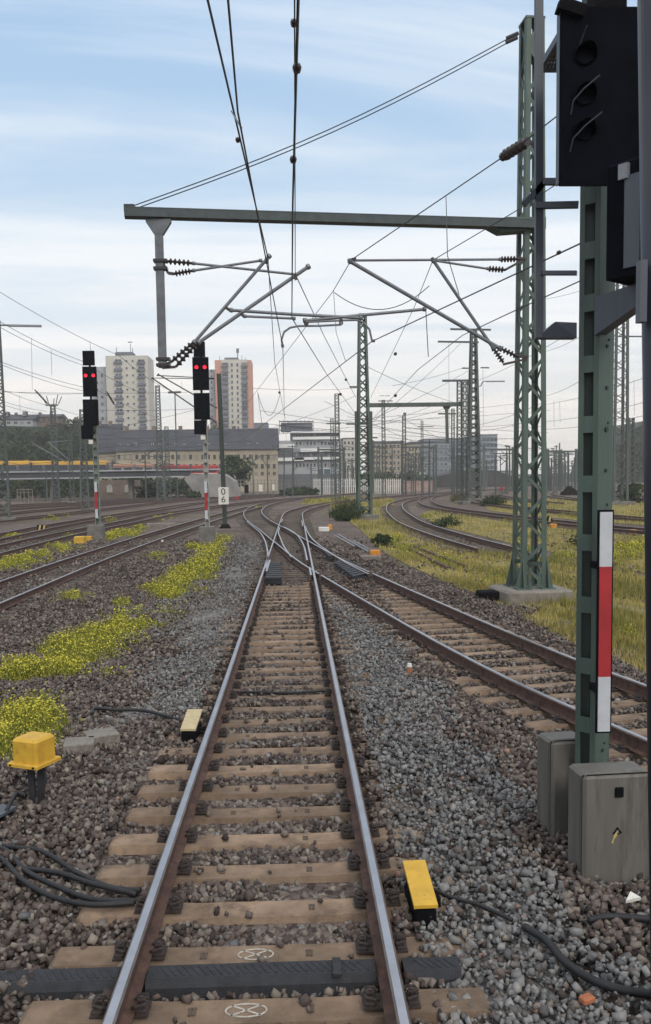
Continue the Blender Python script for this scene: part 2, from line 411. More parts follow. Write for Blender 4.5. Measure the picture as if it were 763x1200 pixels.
for pts in (((-.9, 27.2), (-.9, 31.0)), ((.42, 25.9), (.41, 28.2)), ((-.9, 58), (-.9, 63)), ((.41, 53), (.41, 60))):
    rail_part([pts[0], ((pts[0][0]+pts[1][0])/2, (pts[0][1]+pts[1][1])/2), pts[1]], sw, 'guard_rail', .8)
sb = sleeper_mb(2.6, False).build('sleeper', [SLEEPD, STAMP]).data
bpy.data.objects.remove(bpy.data.objects['sleeper'] if 'sleeper' in bpy.data.objects and bpy.data.objects['sleeper'].data == sb else [o for o in bpy.data.objects if o.data == sb][0])
yy = 26.25
while yy < 66:
    o = bpy.data.objects.new('sleeper', sb); COL.objects.link(o); o.parent = sw
    bx = np.interp(yy, bsw[:, 1], bsw[:, 0]); lo = min(MX, bx)-1.3; hi = max(MX, bx)+1.3
    o.location = ((lo+hi)/2-MX, yy-25.6, -.002); o.scale = ((hi-lo)/2.6, 1, 1)
    SLEEPERS.append((None, yy, o)); yy += .62
# ribbed covers at the blades
def ribbed(corners, n, h=.1):
    c = [G(x, y, -.12) for x, y in corners]
    mb = MB()
    for k in range(n):
        a, b = k/n, (k+.72)/n
        q = [c[0].lerp(c[3], a), c[1].lerp(c[2], a), c[1].lerp(c[2], b), c[0].lerp(c[3], b)]
        mb.prism(q, (0, 0, h*.9))
    q = [p - Vector((0, 0, .1)) for p in c]; mb.prism(q, (0, 0, .12))
    mb.build('ribbed_cover', RUBBER, sw)
ribbed([(311, 680.5), (330, 680.5), (328.5, 662), (315.5, 661)], 8)
ribbed([(392, 662), (405, 657.5), (436, 675), (415, 679.5)], 9)
ribbed([(372, 641), (384, 646), (392, 655), (386, 655)], 6)
farm, _ = make_track('railway_track', 'far curve of the middle track bending beyond the double slip', A_FAR, 2.0, (1, 30), False, SLEEPD)
bf = [tuple(p) for p in resample(B_C, 3.0) if p[1] >= 61.5]
farb, _ = make_track('railway_track', 'far bend of the crossing track swinging toward the white terraced building', bf, 2.0, (1, 40), False, SLEEPD)
make_track('railway_track', 'rusty track running behind the two red light signals\' yellow weeds', [(-7.4, 3), (-7.55, 12), (-7.58, 25), (-7.5, 34), (-7.05, 48), (-6.3, 62), (-5.5, 75), (-4.7, 86), (-4.15, 93)], 1.5, (10, 60), False, SLEEPD)
make_track('railway_track', 'track behind the yellow junction boxes and first red signal', [(-12.3, 12), (-12.4, 30), (-12.45, 46), (-12.1, 55), (-11.5, 64), (-10.9, 76), (-9.1, 91), (-6.9, 104), (-3, 122), (4, 145)], 2, (10, 60), False, SLEEPD, steel=STEELD)
make_track('railway_track', 'track passing behind the yellow and black striped marker', [(-14.9, 20), (-15.3, 40), (-15.6, 57), (-15.3, 66), (-14.8, 75), (-13.5, 90), (-12.2, 108), (-9, 130), (-2, 155)], 2, (10, 70), False, SLEEPD, steel=STEELD)
make_track('railway_track', 'short curved track ending in the grass beside the portal mast', [(7.72, 34.6), (7.35, 41), (7.12, 49), (7.15, 56), (7.55, 64), (8.4, 76), (9.3, 85), (10.8, 97), (14, 113), (21, 138)], 1.5, (1, 60), False, SLEEPD)
make_track('railway_track', 'dark curved track past the yellow bush and lamp mast', [(30, 17), (23.5, 29), (19.6, 38), (17.2, 45), (16, 52), (15.2, 57.5), (14.4, 65), (13.6, 74), (13.3, 84), (14, 96), (15.8, 110), (19.5, 130), (28, 155)], 1.5, (1, 80), False, SLEEPD, steel=STEELD)
make_track('railway_track', 'dark track behind the signal post running to the hill', [(35, 25), (28, 36), (24, 45), (21.6, 57), (20.4, 70), (19.6, 85), (20.5, 105), (25, 130)], 2, None, steel=STEELR)
for k, (x0, x1) in enumerate(((-21, -15), (-27, -19), (-33, -22), (-40, -26), (-48, -30))):
    make_track('railway_track', 'one of the dark parallel tracks far off before the bridge', [(x0-6, 40), (x0, 75), (x0+2, 95), (x1, 130), (x1+14, 170)], 3, None, steel=STEELR, group='parallel yard tracks before the bridge')
for k in range(3):
    make_track('railway_track', 'one of the dark tracks deep in the hazy yard', [(26+k*6, 90), (27+k*6, 110), (31+k*8, 140), (45+k*10, 190)], 3, None, steel=STEELR, group='far yard tracks')

# ------------------------------------------------------------------ ground
def ballast_mat(name, cols, vscale=17, patch=None):
    m = bpy.data.materials.new(name); m.use_nodes = True; nt = m.node_tree; b = nt.nodes['Principled BSDF']; b.inputs['Roughness'].default_value = .95
    b.inputs['Specular IOR Level'].default_value = .15
    tc = nt.nodes.new('ShaderNodeTexCoord'); v = nt.nodes.new('ShaderNodeTexVoronoi'); v.inputs['Scale'].default_value = vscale
    nt.links.new(tc.outputs['Object'], v.inputs['Vector'])
    sp = nt.nodes.new('ShaderNodeSeparateColor'); nt.links.new(v.outputs['Color'], sp.inputs[0])
    r = nt.nodes.new('ShaderNodeValToRGB'); el = r.color_ramp.elements
    for k, (p, c) in enumerate(cols):
        e = el[k] if k < 2 else el.new(p)
        e.position = p; e.color = (*c, 1)
    nt.links.new(sp.outputs[0], r.inputs[0])
    n = nt.nodes.new('ShaderNodeTexNoise'); n.inputs['Scale'].default_value = .22; n.inputs['Detail'].default_value = 7; n.inputs['Roughness'].default_value = .7
    nt.links.new(tc.outputs['Object'], n.inputs['Vector'])
    r2 = nt.nodes.new('ShaderNodeValToRGB'); r2.color_ramp.elements[0].position = .35; r2.color_ramp.elements[0].color = (.62, .58, .55, 1); r2.color_ramp.elements[1].position = .65; r2.color_ramp.elements[1].color = (1.15, 1.12, 1.1, 1)
    nt.links.new(n.outputs['Fac'], r2.inputs[0])
    mm = nt.nodes.new('ShaderNodeMix'); mm.data_type = 'RGBA'; mm.blend_type = 'MULTIPLY'; mm.inputs[0].default_value = 1
    nt.links.new(r.outputs[0], mm.inputs[6]); nt.links.new(r2.outputs[0], mm.inputs[7])
    colr = mm.outputs[2]
    if patch:
        n3 = nt.nodes.new('ShaderNodeTexNoise'); n3.inputs['Scale'].default_value = .09; n3.inputs['Detail'].default_value = 8; n3.inputs['Roughness'].default_value = .75
        nt.links.new(tc.outputs['Object'], n3.inputs['Vector'])
        r3 = nt.nodes.new('ShaderNodeMapRange'); r3.inputs['From Min'].default_value = .54; r3.inputs['From Max'].default_value = .64
        nt.links.new(n3.outputs['Fac'], r3.inputs['Value'])
        m3 = nt.nodes.new('ShaderNodeMix'); m3.data_type = 'RGBA'; nt.links.new(r3.outputs[0], m3.inputs[0]); nt.links.new(colr, m3.inputs[6]); m3.inputs[7].default_value = (*patch, 1)
        colr = m3.outputs[2]
    nt.links.new(colr, b.inputs['Base Color'])
    bp = nt.nodes.new('ShaderNodeBump'); bp.inputs['Strength'].default_value = .9; bp.inputs['Distance'].default_value = .03; bp.invert = True
    nt.links.new(v.outputs['Distance'], bp.inputs['Height']); nt.links.new(bp.outputs['Normal'], b.inputs['Normal'])
    return m
BROWNCOL = [(0, (.05, .040, .036)), (1, (.23, .20, .175)), (.25, (.105, .085, .076)), (.5, (.145, .108, .094)), (.75, (.165, .142, .128))]
GREYCOL = [(0, (.07, .068, .068)), (1, (.30, .29, .28)), (.3, (.13, .126, .124)), (.6, (.18, .175, .17))]
GROUND = ballast_mat('brown_ballast_ground', BROWNCOL, 16, patch=(.115, .105, .05))
mb = MB(); n = 24; S = 1500
mb.add([(-S, -60, GZ), (S, -60, GZ), (S, 2*S, GZ), (-S, 2*S, GZ)], [(0, 1, 2, 3)])
struct(mb.build('ground', GROUND), label='brown ballast and soil of the rail yard')

GREYG = ballast_mat('grey_ballast_shoulder', GREYCOL, 19)
def shoulder(xa, xb, y0, y1, zt, label, taper=.16):
    mb = MB(); n_ = 40; v = []
    for k in range(n_+1):
        y = lerp_(y0, y1, k/n_); w_ = .06*math.sin(y*2.1)+.05*math.sin(y*5.3)
        e0 = min(1, k/4)*min(1, (n_-k)/6); z = GZ+.01+(zt-GZ-.01)*e0
        lo, hi = (xa, xb+w_) if xb > xa else (xb+w_, xa)
        v += [(lo, y, z if lo == xa else GZ+.008), (lo+(taper if lo != xa else .02), y, z+.0), (hi-(taper if hi != xa else .02), y, z), (hi, y, z if hi == xa else GZ+.008)]
    f = []
    for k in range(n_):
        for i in range(3): f.append((k*4+i, k*4+i+1, k*4+i+5, k*4+i+4))
    mb.add(v, f); struct(mb.build('gravel_ground', GREYG), label=label)
def lerp_(a, b, t): return a+(b-a)*t
shoulder(MX-.99, MX-2.1, 9.3, 62, -.225, 'grey ballast shoulder beside the middle track'); shoulder(MX+.99, MX+1.9, 3.6, 19, -.235, 'grey ballast shoulder toward the crossing track')
def grass_mat(name, a, b_, c):
    m = bpy.data.materials.new(name); m.use_nodes = True; nt = m.node_tree; b = nt.nodes['Principled BSDF']; b.inputs['Roughness'].default_value = .95; b.inputs['Specular IOR Level'].default_value = .1
    tc = nt.nodes.new('ShaderNodeTexCoord'); n = nt.nodes.new('ShaderNodeTexNoise'); n.inputs['Scale'].default_value = .7; n.inputs['Detail'].default_value = 10; n.inputs['Roughness'].default_value = .75
    nt.links.new(tc.outputs['Object'], n.inputs['Vector']); r = nt.nodes.new('ShaderNodeValToRGB'); el = r.color_ramp.elements
    el[0].position = .32; el[0].color = (*a, 1); el[1].position = .68; el[1].color = (*c, 1); e = el.new(.5); e.color = (*b_, 1)
    nt.links.new(n.outputs['Fac'], r.inputs[0]); nt.links.new(r.outputs[0], b.inputs['Base Color']); return m
GRASSM = grass_mat('dry_grass_ground', (.10, .085, .05), (.20, .17, .06), (.27, .22, .08))
POLYS = [
 [(398, 603), (424, 622), (446, 645), (482, 664), (540, 690), (620, 730), (680, 758), (763, 795), (830, 830), (830, 700), (700, 660), (597, 652), (552, 642), (508, 630), (482, 621), (461, 610), (451, 598), (440, 592), (412, 594)],
 [(497, 607), (522, 618), (560, 627), (600, 637), (690, 656), (830, 690), (830, 640), (756, 626), (640, 614), (597, 610), (545, 603), (508, 598), (495, 600)],
 [(572, 598), (600, 602), (680, 610), (763, 616), (830, 622), (830, 588), (640, 585), (565, 588)],
 [(395, 600), (430, 596), (462, 592), (462, 585), (440, 582), (372, 585), (350, 591), (385, 592)],
]
for k, pl in enumerate(POLYS):
    c = [G(x, y, GZ+.02+.002*k) for x, y in pl]
    mb = MB(); mb.add(c, [tuple(range(len(c)))]); o = mb.build('grass_ground', GRASSM); struct(o, label='dry grassy ground between the tracks')
def inpoly(px_, py_, poly):
    r = np.zeros(len(px_), bool); j = len(poly)-1
    for i in range(len(poly)):
        xi, yi = poly[i]; xj, yj = poly[j]
        c = ((yi > py_) != (yj > py_)) & (px_ < (xj-xi)*(py_-yi)/(yj-yi+1e-9)+xi); r ^= c; j = i
    return r
def G_np(x, y, z):
    d = FW[None]+RT[None]*((x-CX)/F)[:, None]-UP[None]*((y-CY)/F)[:, None]
    return CAM[None]+d*((z-CAM[2])/d[:, 2])[:, None]
# footpath strip in the grass
mb = MB(); pl = [(662, 700), (690, 703), (725, 713), (763, 723), (830, 745), (830, 730), (763, 714), (725, 706), (690, 698)]
mb.add([G(x, y, GZ+.034) for x, y in pl], [tuple(range(len(pl)))]); struct(mb.build('path', mat('sandy_path', (.22, .20, .15), .95, 0, .3, 1.5)), label='narrow sandy path in the grass')

# ------------------------------------------------------------------ ballast stones
t_ = (1+5**.5)/2
ICO = np.array([(-1, t_, 0), (1, t_, 0), (-1, -t_, 0), (1, -t_, 0), (0, -1, t_), (0, 1, t_), (0, -1, -t_), (0, 1, -t_), (t_, 0, -1), (t_, 0, 1), (-t_, 0, -1), (-t_, 0, 1)])/math.hypot(1, t_)
ICOF = np.array([(0, 11, 5), (0, 5, 1), (0, 1, 7), (0, 7, 10), (0, 10, 11), (1, 5, 9), (5, 11, 4), (11, 10, 2), (10, 7, 6), (7, 1, 8), (3, 9, 4), (3, 4, 2), (3, 2, 6), (3, 6, 8), (3, 8, 9), (4, 9, 5), (2, 4, 11), (6, 2, 10), (8, 6, 7), (9, 8, 1)])
OCT = np.array([(1, 0, 0), (-1, 0, 0), (0, 1, 0), (0, -1, 0), (0, 0, 1), (0, 0, -1)], float)
OCTF = np.array([(0, 2, 4), (2, 1, 4), (1, 3, 4), (3, 0, 4), (2, 0, 5), (1, 2, 5), (3, 1, 5), (0, 3, 5)])
CUB = np.array([(-1, -1, -1), (1, -1, -1), (1, 1, -1), (-1, 1, -1), (-1, -1, 1), (1, -1, 1), (1, 1, 1), (-1, 1, 1)])*.68
CUBF = np.array([(0, 2, 1), (0, 3, 2), (4, 5, 6), (4, 6, 7), (0, 1, 5), (0, 5, 4), (1, 2, 6), (1, 6, 5), (2, 3, 7), (2, 7, 6), (3, 0, 4), (3, 4, 7)])
def lateral(P, path):
    """signed nearest offset to polyline and arclength"""
    best = np.full(len(P), 1e9); off = np.zeros(len(P)); arc = np.zeros(len(P)); s0 = 0
    for a, b in zip(path[:-1], path[1:]):
        d = b-a; l = np.linalg.norm(d); d = d/l
        q = P-a; s = np.clip(q@d, 0, l); r = q-s[:, None]*d; dist = np.linalg.norm(r, axis=1)
        k = dist < best; best[k] = dist[k]; sg = q@np.array([d[1], -d[0]]); off[k] = np.where(sg[k] >= 0, dist[k], -dist[k]); arc[k] = s0+s[k]; s0 += l
    return off, arc
BN = resample(B_C, .6)
BNn = BN[BN[:, 1] < 40]
def light_zone(x, y):
    """probability that a stone belongs to the fresh grey ballast"""
    wob = .18*np.sin(y*1.7)+.12*np.sin(y*4.1+1)
    bl = np.interp(y, BNn[:, 1], BNn[:, 0])
    right = (x > MX+1.0) & (x < np.minimum(MX+2.15+wob-.0*y, bl-1.0))
    left = (x < MX-1.0) & (x > MX-2.0+wob) & (y > 11.3)
    left2 = (x < MX-1.0) & (x > MX-3.2+wob*2) & (y > 17)
    return np.where(right, .85, np.where(left, .75, np.where(left2, .5, .06)))
def stones(name, y0, y1, dens, size, ico, label):
    A = CUB if ico else OCT; AF = CUBF if ico else OCTF
    xl, xr = -.37*y1-1.2, .42*y1+1.2
    n = int(dens*(y1-y0)*(xr-xl)); x = rng.uniform(xl, xr, n); y = rng.uniform(y0, y1, n)
    k = (x > -.37*y-1.0) & (x < .42*y+1.0); x, y = x[k], y[k]
    if y0 < 15:
        ne = int(900*(y1-y0)*1.36); x = np.r_[x, rng.uniform(MX-.66, MX+.66, ne)]; y = np.r_[y, rng.uniform(y0, y1, ne)]
    P = np.c_[x, y]
    lb, sb_ = lateral(P, BNn)
    lm = x-MX
    inM = np.abs(lm) < 1.32; inB = np.abs(lb) < 1.32
    keep = np.ones(len(x), bool)
    for rail in (-.7535, .7535): keep &= (np.abs(lm-rail) > .10) & (np.abs(lb-rail) > .10)
    sy = np.abs((y-mainY0+.305) % .61-.305)
    arcB0 = np.interp(bnear[0][1], BNn[:, 1], np.r_[0, np.cumsum(np.linalg.norm(np.diff(BNn, axis=0), axis=1))])
    sB = np.abs((sb_-arcB0-.3+.305) % .61-.305)
    cov = rng.random(len(x)) < .14        # a few stones do lie on the sleepers
    onM = inM & (sy < .155) & (y < 26.4); buried = ((lm > .98) & (lm < 1.32)) | ((lm < -1.0) & (lm > -1.32) & (y > 9.4+.3*np.sin(y*9)))
    onB = inB & (sB < .155) & (y < 26)
    stray = rng.random(len(x)) < .006; keep &= ~(onM & ~buried & (y < 26) & ~stray); keep &= ~(onB & (lb > -1.15))
    keep &= ~((y > 26) & (inM | inB) & (rng.random(len(x)) < .75))
    # grass area and cabinets' plinth
    hh = 1/(y/F)
    keep &= ~((lb > 2.6+.25*np.sin(y*2.3)) & (y > 15.5+2*np.sin(x)) & (rng.random(len(x)) < .93))
    x, y, lm, lb, inM, inB, onM, onB = [a[keep] for a in (x, y, lm, lb, inM, inB, onM, onB)]
    n = len(x)
    lp = light_zone(x, y); light = rng.random(n) < lp
    base = np.full(n, -.215)
    crib = (np.abs(lm) < .68) | (np.abs(lb) < .68); base[crib] = -.252
    rs = (lm > .82) & (lm < 2.4); base[rs] = -.175
    ls = (lm < -.82) & (lm > -1.35); base[ls] = np.where(y[ls] > 9.4, -.175, -.255)
    base += .025*np.sin(x*1.3+y*.7)+.02*np.sin(x*3.1-y*2.3)
    z = base+rng.uniform(-.035, .03, n); z[onM & (z < -.19) & (np.abs(lm) < 1.0)] = -.195
    sz = size*rng.lognormal(0, .36, n)*np.where(light, .82, 1.0); sz = np.clip(sz, size*.4, size*1.75)
    jit = 1+rng.uniform(-.36, .36, (n, len(A), 3))
    V = A[None]*jit*np.stack([rng.uniform(.75, 1.25, n), rng.uniform(.6, 1.0, n), rng.uniform(.45, .8, n)], 1)[:, None, :]
    q = rng.normal(size=(n, 4)); q[:, 1:3] *= .8; q /= np.linalg.norm(q, axis=1)[:, None]
    a, b, c, d = q.T
    M = np.stack([1-2*(c*c+d*d), 2*(b*c-a*d), 2*(b*d+a*c), 2*(b*c+a*d), 1-2*(b*b+d*d), 2*(c*d-a*b), 2*(b*d-a*c), 2*(c*d+a*b), 1-2*(b*b+c*c)], 1).reshape(n, 3, 3)
    V = np.einsum('nij,nkj->nki', M, V)*sz[:, None, None]/2
    V += np.stack([x, y, z], 1)[:, None, :]
    tint = np.where(light, .62+.36*rng.random(n), .6*rng.random(n)**.95)
    rr = rng.random(n); tint = np.where(rr < .004, .995, tint)
    Fc = (AF[None]+(np.arange(n)*len(A))[:, None, None]).reshape(-1, 3)
    o = np_mesh(name, V.reshape(-1, 3), Fc, STONE, np.repeat(tint, len(A)))
    struct(o, 'stuff', label); o['category'] = 'ballast'; return n
STONE = attr_mat('ballast_stone', [(0, (.035, .029, .027)), (1, (.30, .13, .075)), (.14, (.07, .055, .049)), (.30, (.112, .083, .073)), (.43, (.14, .118, .104)), (.54, (.19, .16, .135)), (.595, (.25, .215, .18)), (.62, (.095, .094, .095)), (.8, (.17, .166, .163)), (.97, (.25, .243, .237)), (.985, (.30, .29, .27))], .9, .28)
cnt = [stones('ballast', 3.6, 8.0, 980, .051, True, 'loose brown and grey ballast stones nearest the train'),
       stones('ballast', 8.0, 15, 720, .053, True, 'ballast stones further along the track'),
       stones('ballast', 15, 27, 330, .068, False, 'ballast stones out to the switch'),
       stones('ballast', 27, 46, 90, .10, False, 'ballast stones beyond the switch')]
print('stones', cnt)

# ------------------------------------------------------------------ lattice masts
def lerp(a, b, t): return a+(b-a)*t
def lattice(leg, lace, h, w0, w1, d0, d1, nx, ls, bs, z0=0.0, sides=(0, 1, 2, 3), L_=False, cross=False):
    """four legs and zigzag lacing in local coordinates"""
    cs = ((-1, -1), (1, -1), (1, 1), (-1, 1))
    def P(i, t): return Vector((cs[i][0]*lerp(w0, w1, t)/2, cs[i][1]*lerp(d0, d1, t)/2, z0+h*t))
    if leg is not None:
        for i in range(4):
            if L_:
                p, q = P(i, 0), P(i, 1); sx, sy = cs[i]
                leg.bar(p+Vector((-sx*ls/2, 0, 0)), q+Vector((-sx*ls/2, 0, 0)), ls, .014, up=(0, 1, 0))
                leg.bar(p+Vector((0, -sy*ls/2, 0)), q+Vector((0, -sy*ls/2, 0)), .014, ls, up=(0, 1, 0))
            else: leg.bar(P(i, 0), P(i, 1), ls, ls, up=(0, 1, 0))
    for s in sides:
        i, j = s, (s+1) % 4
        for k in range(nx):
            a, b = k/nx, (k+1)/nx
            if (k+s) % 2: i, j = s, (s+1) % 4
            else: i, j = (s+1) % 4, s
            up = (0, 1, 0) if s in (0, 2) else (1, 0, 0)
            lace.bar(P(i, a), P(j, b), bs, .012 if L_ else bs*.5, up=up)
            if cross: lace.bar(P(j, a), P(i, b), bs, .012 if L_ else bs*.5, up=up)
def far_mast(name, label, base, h, w0, w1, m=None, arms=(), group=None, nx=None, rz=.1, found=True, cat='catenary mast', cross=False, bs=None):
    """a lattice mast with its cross arms; arms: (z, x0, x1, thickness)"""
    m = m or GREENFAR
    t = thing(name, label, cat, base, group)
    mb = MB(); nx = nx or max(8, int(h/((w0+w1)/2)/1.0))
    lattice(mb, mb, h, w0, w1, w0*.8, w1*.8, nx, w0*.15, bs or w0*.11, cross=cross)
    mb.box((0, 0, h), (w1*1.15, w1*.95, .04))
    mb.build('lattice_frame', m, t, org=(0, 0, 0)).location = (0, 0, 0)
    for (z, x0, x1, th) in arms:
        mb = MB(); mb.bar((x0, -w1*.5, z), (x1, -w1*.5, z), th, th); mb.build('cross_arm', m, t, org=(0, 0, 0)).location = (0, 0, 0)
    if found:
        mb = MB(); mb.box((0, 0, .12), (w0*1.9, w0*1.7, .5), bev=.04); mb.build('foundation', CONCD, t, org=(0, 0, 0)).location = (0, 0, 0)
    t.rotation_euler = (0, 0, rz)
    return t
def height(px_top, Y, x): return at(x, px_top, Y).z

def insul(mb, p, q, r=.045, n=7, core=.022):
    """ribbed insulator between two points"""
    p, q = Vector(p), Vector(q); pts = []; rr = []
    d = q-p
    pts += [p, p+d*.08]; rr += [core*1.3, core*1.3]
    for k in range(n):
        for a, b in ((.1, core), (.45, r), (.62, r), (.9, core)):
            pts.append(p+d*(.08+.84*(k+a)/n)); rr.append(b)
    pts += [p+d*.92, q]; rr += [core*1.3, core*1.3]
    mb.tube(pts, rr, 8)

# ---- big portal mast with its beam
b0 = G(620, 703, GZ); PM = thing('portal_mast', 'tall green lattice portal mast on a concrete block carrying the long cross beam', 'catenary mast', (b0.x, b0.y, GZ))
rotm = Matrix.Translation((b0.x, b0.y, 0)) @ Matrix.Rotation(R(5), 4, 'Z')
def xf(mb): mb.v = [tuple(rotm @ Vector(p)) for p in mb.v]; return mb
ztop = at(612, 26, b0.y).z
lace = MB()
zf = at(619, 692.5, b0.y-.75).z
for i in range(4):
    leg = MB(); cs = ((-1, -1), (1, -1), (1, 1), (-1, 1))[i]
    w0, w1, d0, d1, ls = .60, .42, .74, .48, .115
    p = Vector((cs[0]*w0/2, cs[1]*d0/2, zf)); q = Vector((cs[0]*w1/2, cs[1]*d1/2, ztop))
    leg.bar(p+Vector((-cs[0]*ls/2, 0, 0)), q+Vector((-cs[0]*ls/2, 0, 0)), ls, .02, up=(0, 1, 0))
    leg.bar(p+Vector((0, -cs[1]*ls/2, 0)), q+Vector((0, -cs[1]*ls/2, 0)), .02, ls, up=(0, 1, 0))
    # gusset foot
    leg.prism([p+Vector((0, 0, 0)), p+Vector((cs[0]*.17, 0, 0)), p+Vector((0, 0, .75))], (0, .02, 0))
    leg.prism([p+Vector((0, 0, 0)), p+Vector((0, cs[1]*.17, 0)), p+Vector((0, 0, .75))], (.02, 0, 0))
    leg.prism([p+Vector((-cs[0]*.14, 0, 0)), p+Vector((-cs[0]*.26, 0, 0)), p+Vector((-cs[0]*.14, 0, .55))], (0, .02, 0))
    leg.box(p+Vector((0, 0, .015)), (.34, .34, .03))
    xf(leg).build('leg', GREEN, PM)
lattice(None, lace, ztop-zf-.1, .58, .38, .72, .44, 24, 0, .075, z0=zf+.05, L_=True)
for k in range(4): lace.box((0, (-.355, .355)[k % 2], zf+.6), (.56, .012, .1))
xf(lace).build('lattice_bars', GREEN, PM)
mb = MB(); mb.box((0, -.05, (zf+GZ)/2-.15), (1.62, 1.5, zf-GZ+.3), bev=.05); xf(mb).build('foundation', CONC, PM)
mb = MB(); mb.box((0, 0, ztop), (.46, .52, .05)); mb.box((0, .0, ztop-.6), (.34, .40, .5)); xf(mb).build('mast_head', GREEN, PM)
def pp(x, y, dY=0.0): return at(x, y, 21.16+(x-146)/(600-146)*1.04+dY)
DB = -.85   # the beam and arms hang on the near face
def pb(x, y): return pp(x, y, DB)
mb = MB(); a, b = pb(146, 253), pb(632, 259.5)
zc_ = (a.z+b.z)/2; a.z = b.z = pb(380, 256.5).z
dirb = (b-a).normalized(); nb = Vector((-dirb.y, dirb.x, 0))
for s in (-1, 1):
    mb.bar(a+nb*.11*s, b+nb*.11*s, .05, .185, up=(0, 0, 1))
for s in (-1, 1): mb.bar(a+Vector((0, 0, .088*s)), b+Vector((0, 0, .088*s)), .28, .022)
mb.build('cross_beam', BEAMM, PM)
mb = MB(); q = pb(600, 262)
mb.prism([pb(566, 260), pb(588, 272), pb(640, 268), pb(640, 254), pb(596, 254)], nb*.35); mb.build('beam_bracket', GREEN, PM)
mb = MB()
for (x0, y0, x1, y1) in ((151, 243, 607, 39), (163, 243, 606, 44)):
    p, q = pb(x0, y0), at(x1, y1, b0.y-.3)
    mb.tube([p.lerp(q, k/12)-Vector((0, 0, .25*math.sin(math.pi*k/12))) for k in range(13)], .012, 6)
    mb.tube([q, q.lerp(p, .03)], .045, 8)
mb.box(pb(152, 245), (.22, .2, .16)); mb.build('guy_wires', WIRE, PM)
# drop post
DP = thing('drop_post', 'grey vertical post hanging from the outer end of the cross beam', 'drop post', pb(186, 265))
mb = MB(); t0, t1 = pb(186, 264), pb(189.5, 431); t1.x = t0.x+.0; t1.y = t0.y
t1.z = pb(189.5, 431).z
mb.box(((t0.x), t0.y, (t0.z+t1.z)/2), (.17, .15, t0.z-t1.z)); mb.build('post', POSTM, DP)
mb = MB(); c = t0; mb.prism([c+Vector((-.27, -.08, .12)), c+Vector((.27, -.08, .12)), c+Vector((.27, -.08, .06)), c+Vector((.1, -.08, -.2)), c+Vector((-.1, -.08, -.2)), c+Vector((-.27, -.08, .06))], (0, .16, 0)); mb.build('head_plate', POSTM, DP)
for z_ in (306, 315, 421, 428): mb = MB(); mb.box((t0.x+.02, t0.y, pb(188, z_).z), (.30, .22, .06)); mb.build('clamp', INSUL, DP)
def cantilever(name, label, tubes, insuls, brackets, r=.035, group=None, fn=pb, tubem=None):
    t = thing(name, label, 'cantilever', fn(*tubes[0][0]), group)
    for pts in tubes:
        mb = MB(); rr = pts[-1] if isinstance(pts[-1], (int, float)) else r; P_ = [fn(*p) for p in pts if not isinstance(p, (int, float))]
        mb.tube(P_, rr, 10)
        for e_ in (P_[0], P_[-1]): mb.tube([e_+Vector((0, -.01, 0)), e_+(P_[1]-P_[0]).normalized()*.06], rr*1.5, 8)
        mb.build('tube', tubem or TUBE, t, smooth=False)
    for (p, q) in insuls:
        mb = MB(); insul(mb, fn(*p), fn(*q), r*2.1, 5, .024); mb.build('insulator', INSUL, t)
    for pts in brackets:
        mb = MB()
        for a_, b_ in zip(pts[:-1], pts[1:]): mb.bar(fn(*a_), fn(*b_), .09, .05)
        mb.build('bracket', INSUL, t)
    return t
cantilever('cantilever', 'pair of crossed tube cantilevers slanting up from the hanging drop post',
    [((225.5, 308.5), (346, 321.5), .028), ((225.5, 317.3), (304, 305.6), .028), ((227, 402), (314.5, 301.5), .038), ((232, 402), (360, 313.5), .042),
     ((269.5, 363.4), (345, 368.5), (421, 372.5), .036), ((285.5, 370.6), (343, 373.2), .028)],
    [((195, 306), (225.5, 308.5)), ((203, 321), (225.5, 317.3)), ((201, 424), (227, 401)), ((206, 430), (231, 402))],
    [((190, 306), (197, 320), (204, 321)), ((190, 429), (201, 424)), ((190, 431), (206, 430)), ((264, 360), (270, 364)), ((282, 367), (286, 371)), ((345, 322), (347, 328)), ((313, 302), (312, 309))])
cantilever('cantilever', 'long pair of tube cantilevers reaching out from the portal mast',
    [((407.7, 305.2), (584.6, 304), .028), ((506.8, 305), (570.5, 314.8), .026), ((409, 305.5), (584.6, 407.5), .044), ((507, 304), (577.5, 407), .038), ((356, 376), (421, 369.6), (496, 362.5), .036)],
    [((584.6, 304), (606, 303.5)), ((570.5, 314.8), (592, 316.3)), ((584, 407.2), (607, 418)), ((577, 406.5), (590, 425))],
    [((606, 303), (616, 303)), ((592, 316.3), (609, 307)), ((590, 427), (616.5, 421)), ((607, 418), (618, 418)), ((409, 305), (417, 303)), ((506, 302), (509, 308)), ((496, 363), (499, 360))])
cantilever('steady_arm', 'curved steady arm with one hooked end above the main track',
    [((331.5, 407), (330, 398), (333, 389), (340, 384), (350, 382), (375, 381.8), (400, 380.4), .024)], [], [((358, 374), (359, 382)), ((399, 374), (400, 380))])
cantilever('steady_arm', 'curved steady arm hooking down in front of the slim lattice mast',
    [((357, 377.5), (400, 375.5), (418, 375), (426, 378), (433, 386), (436, 399.5), .024)], [], [((357, 373), (357.5, 378))])

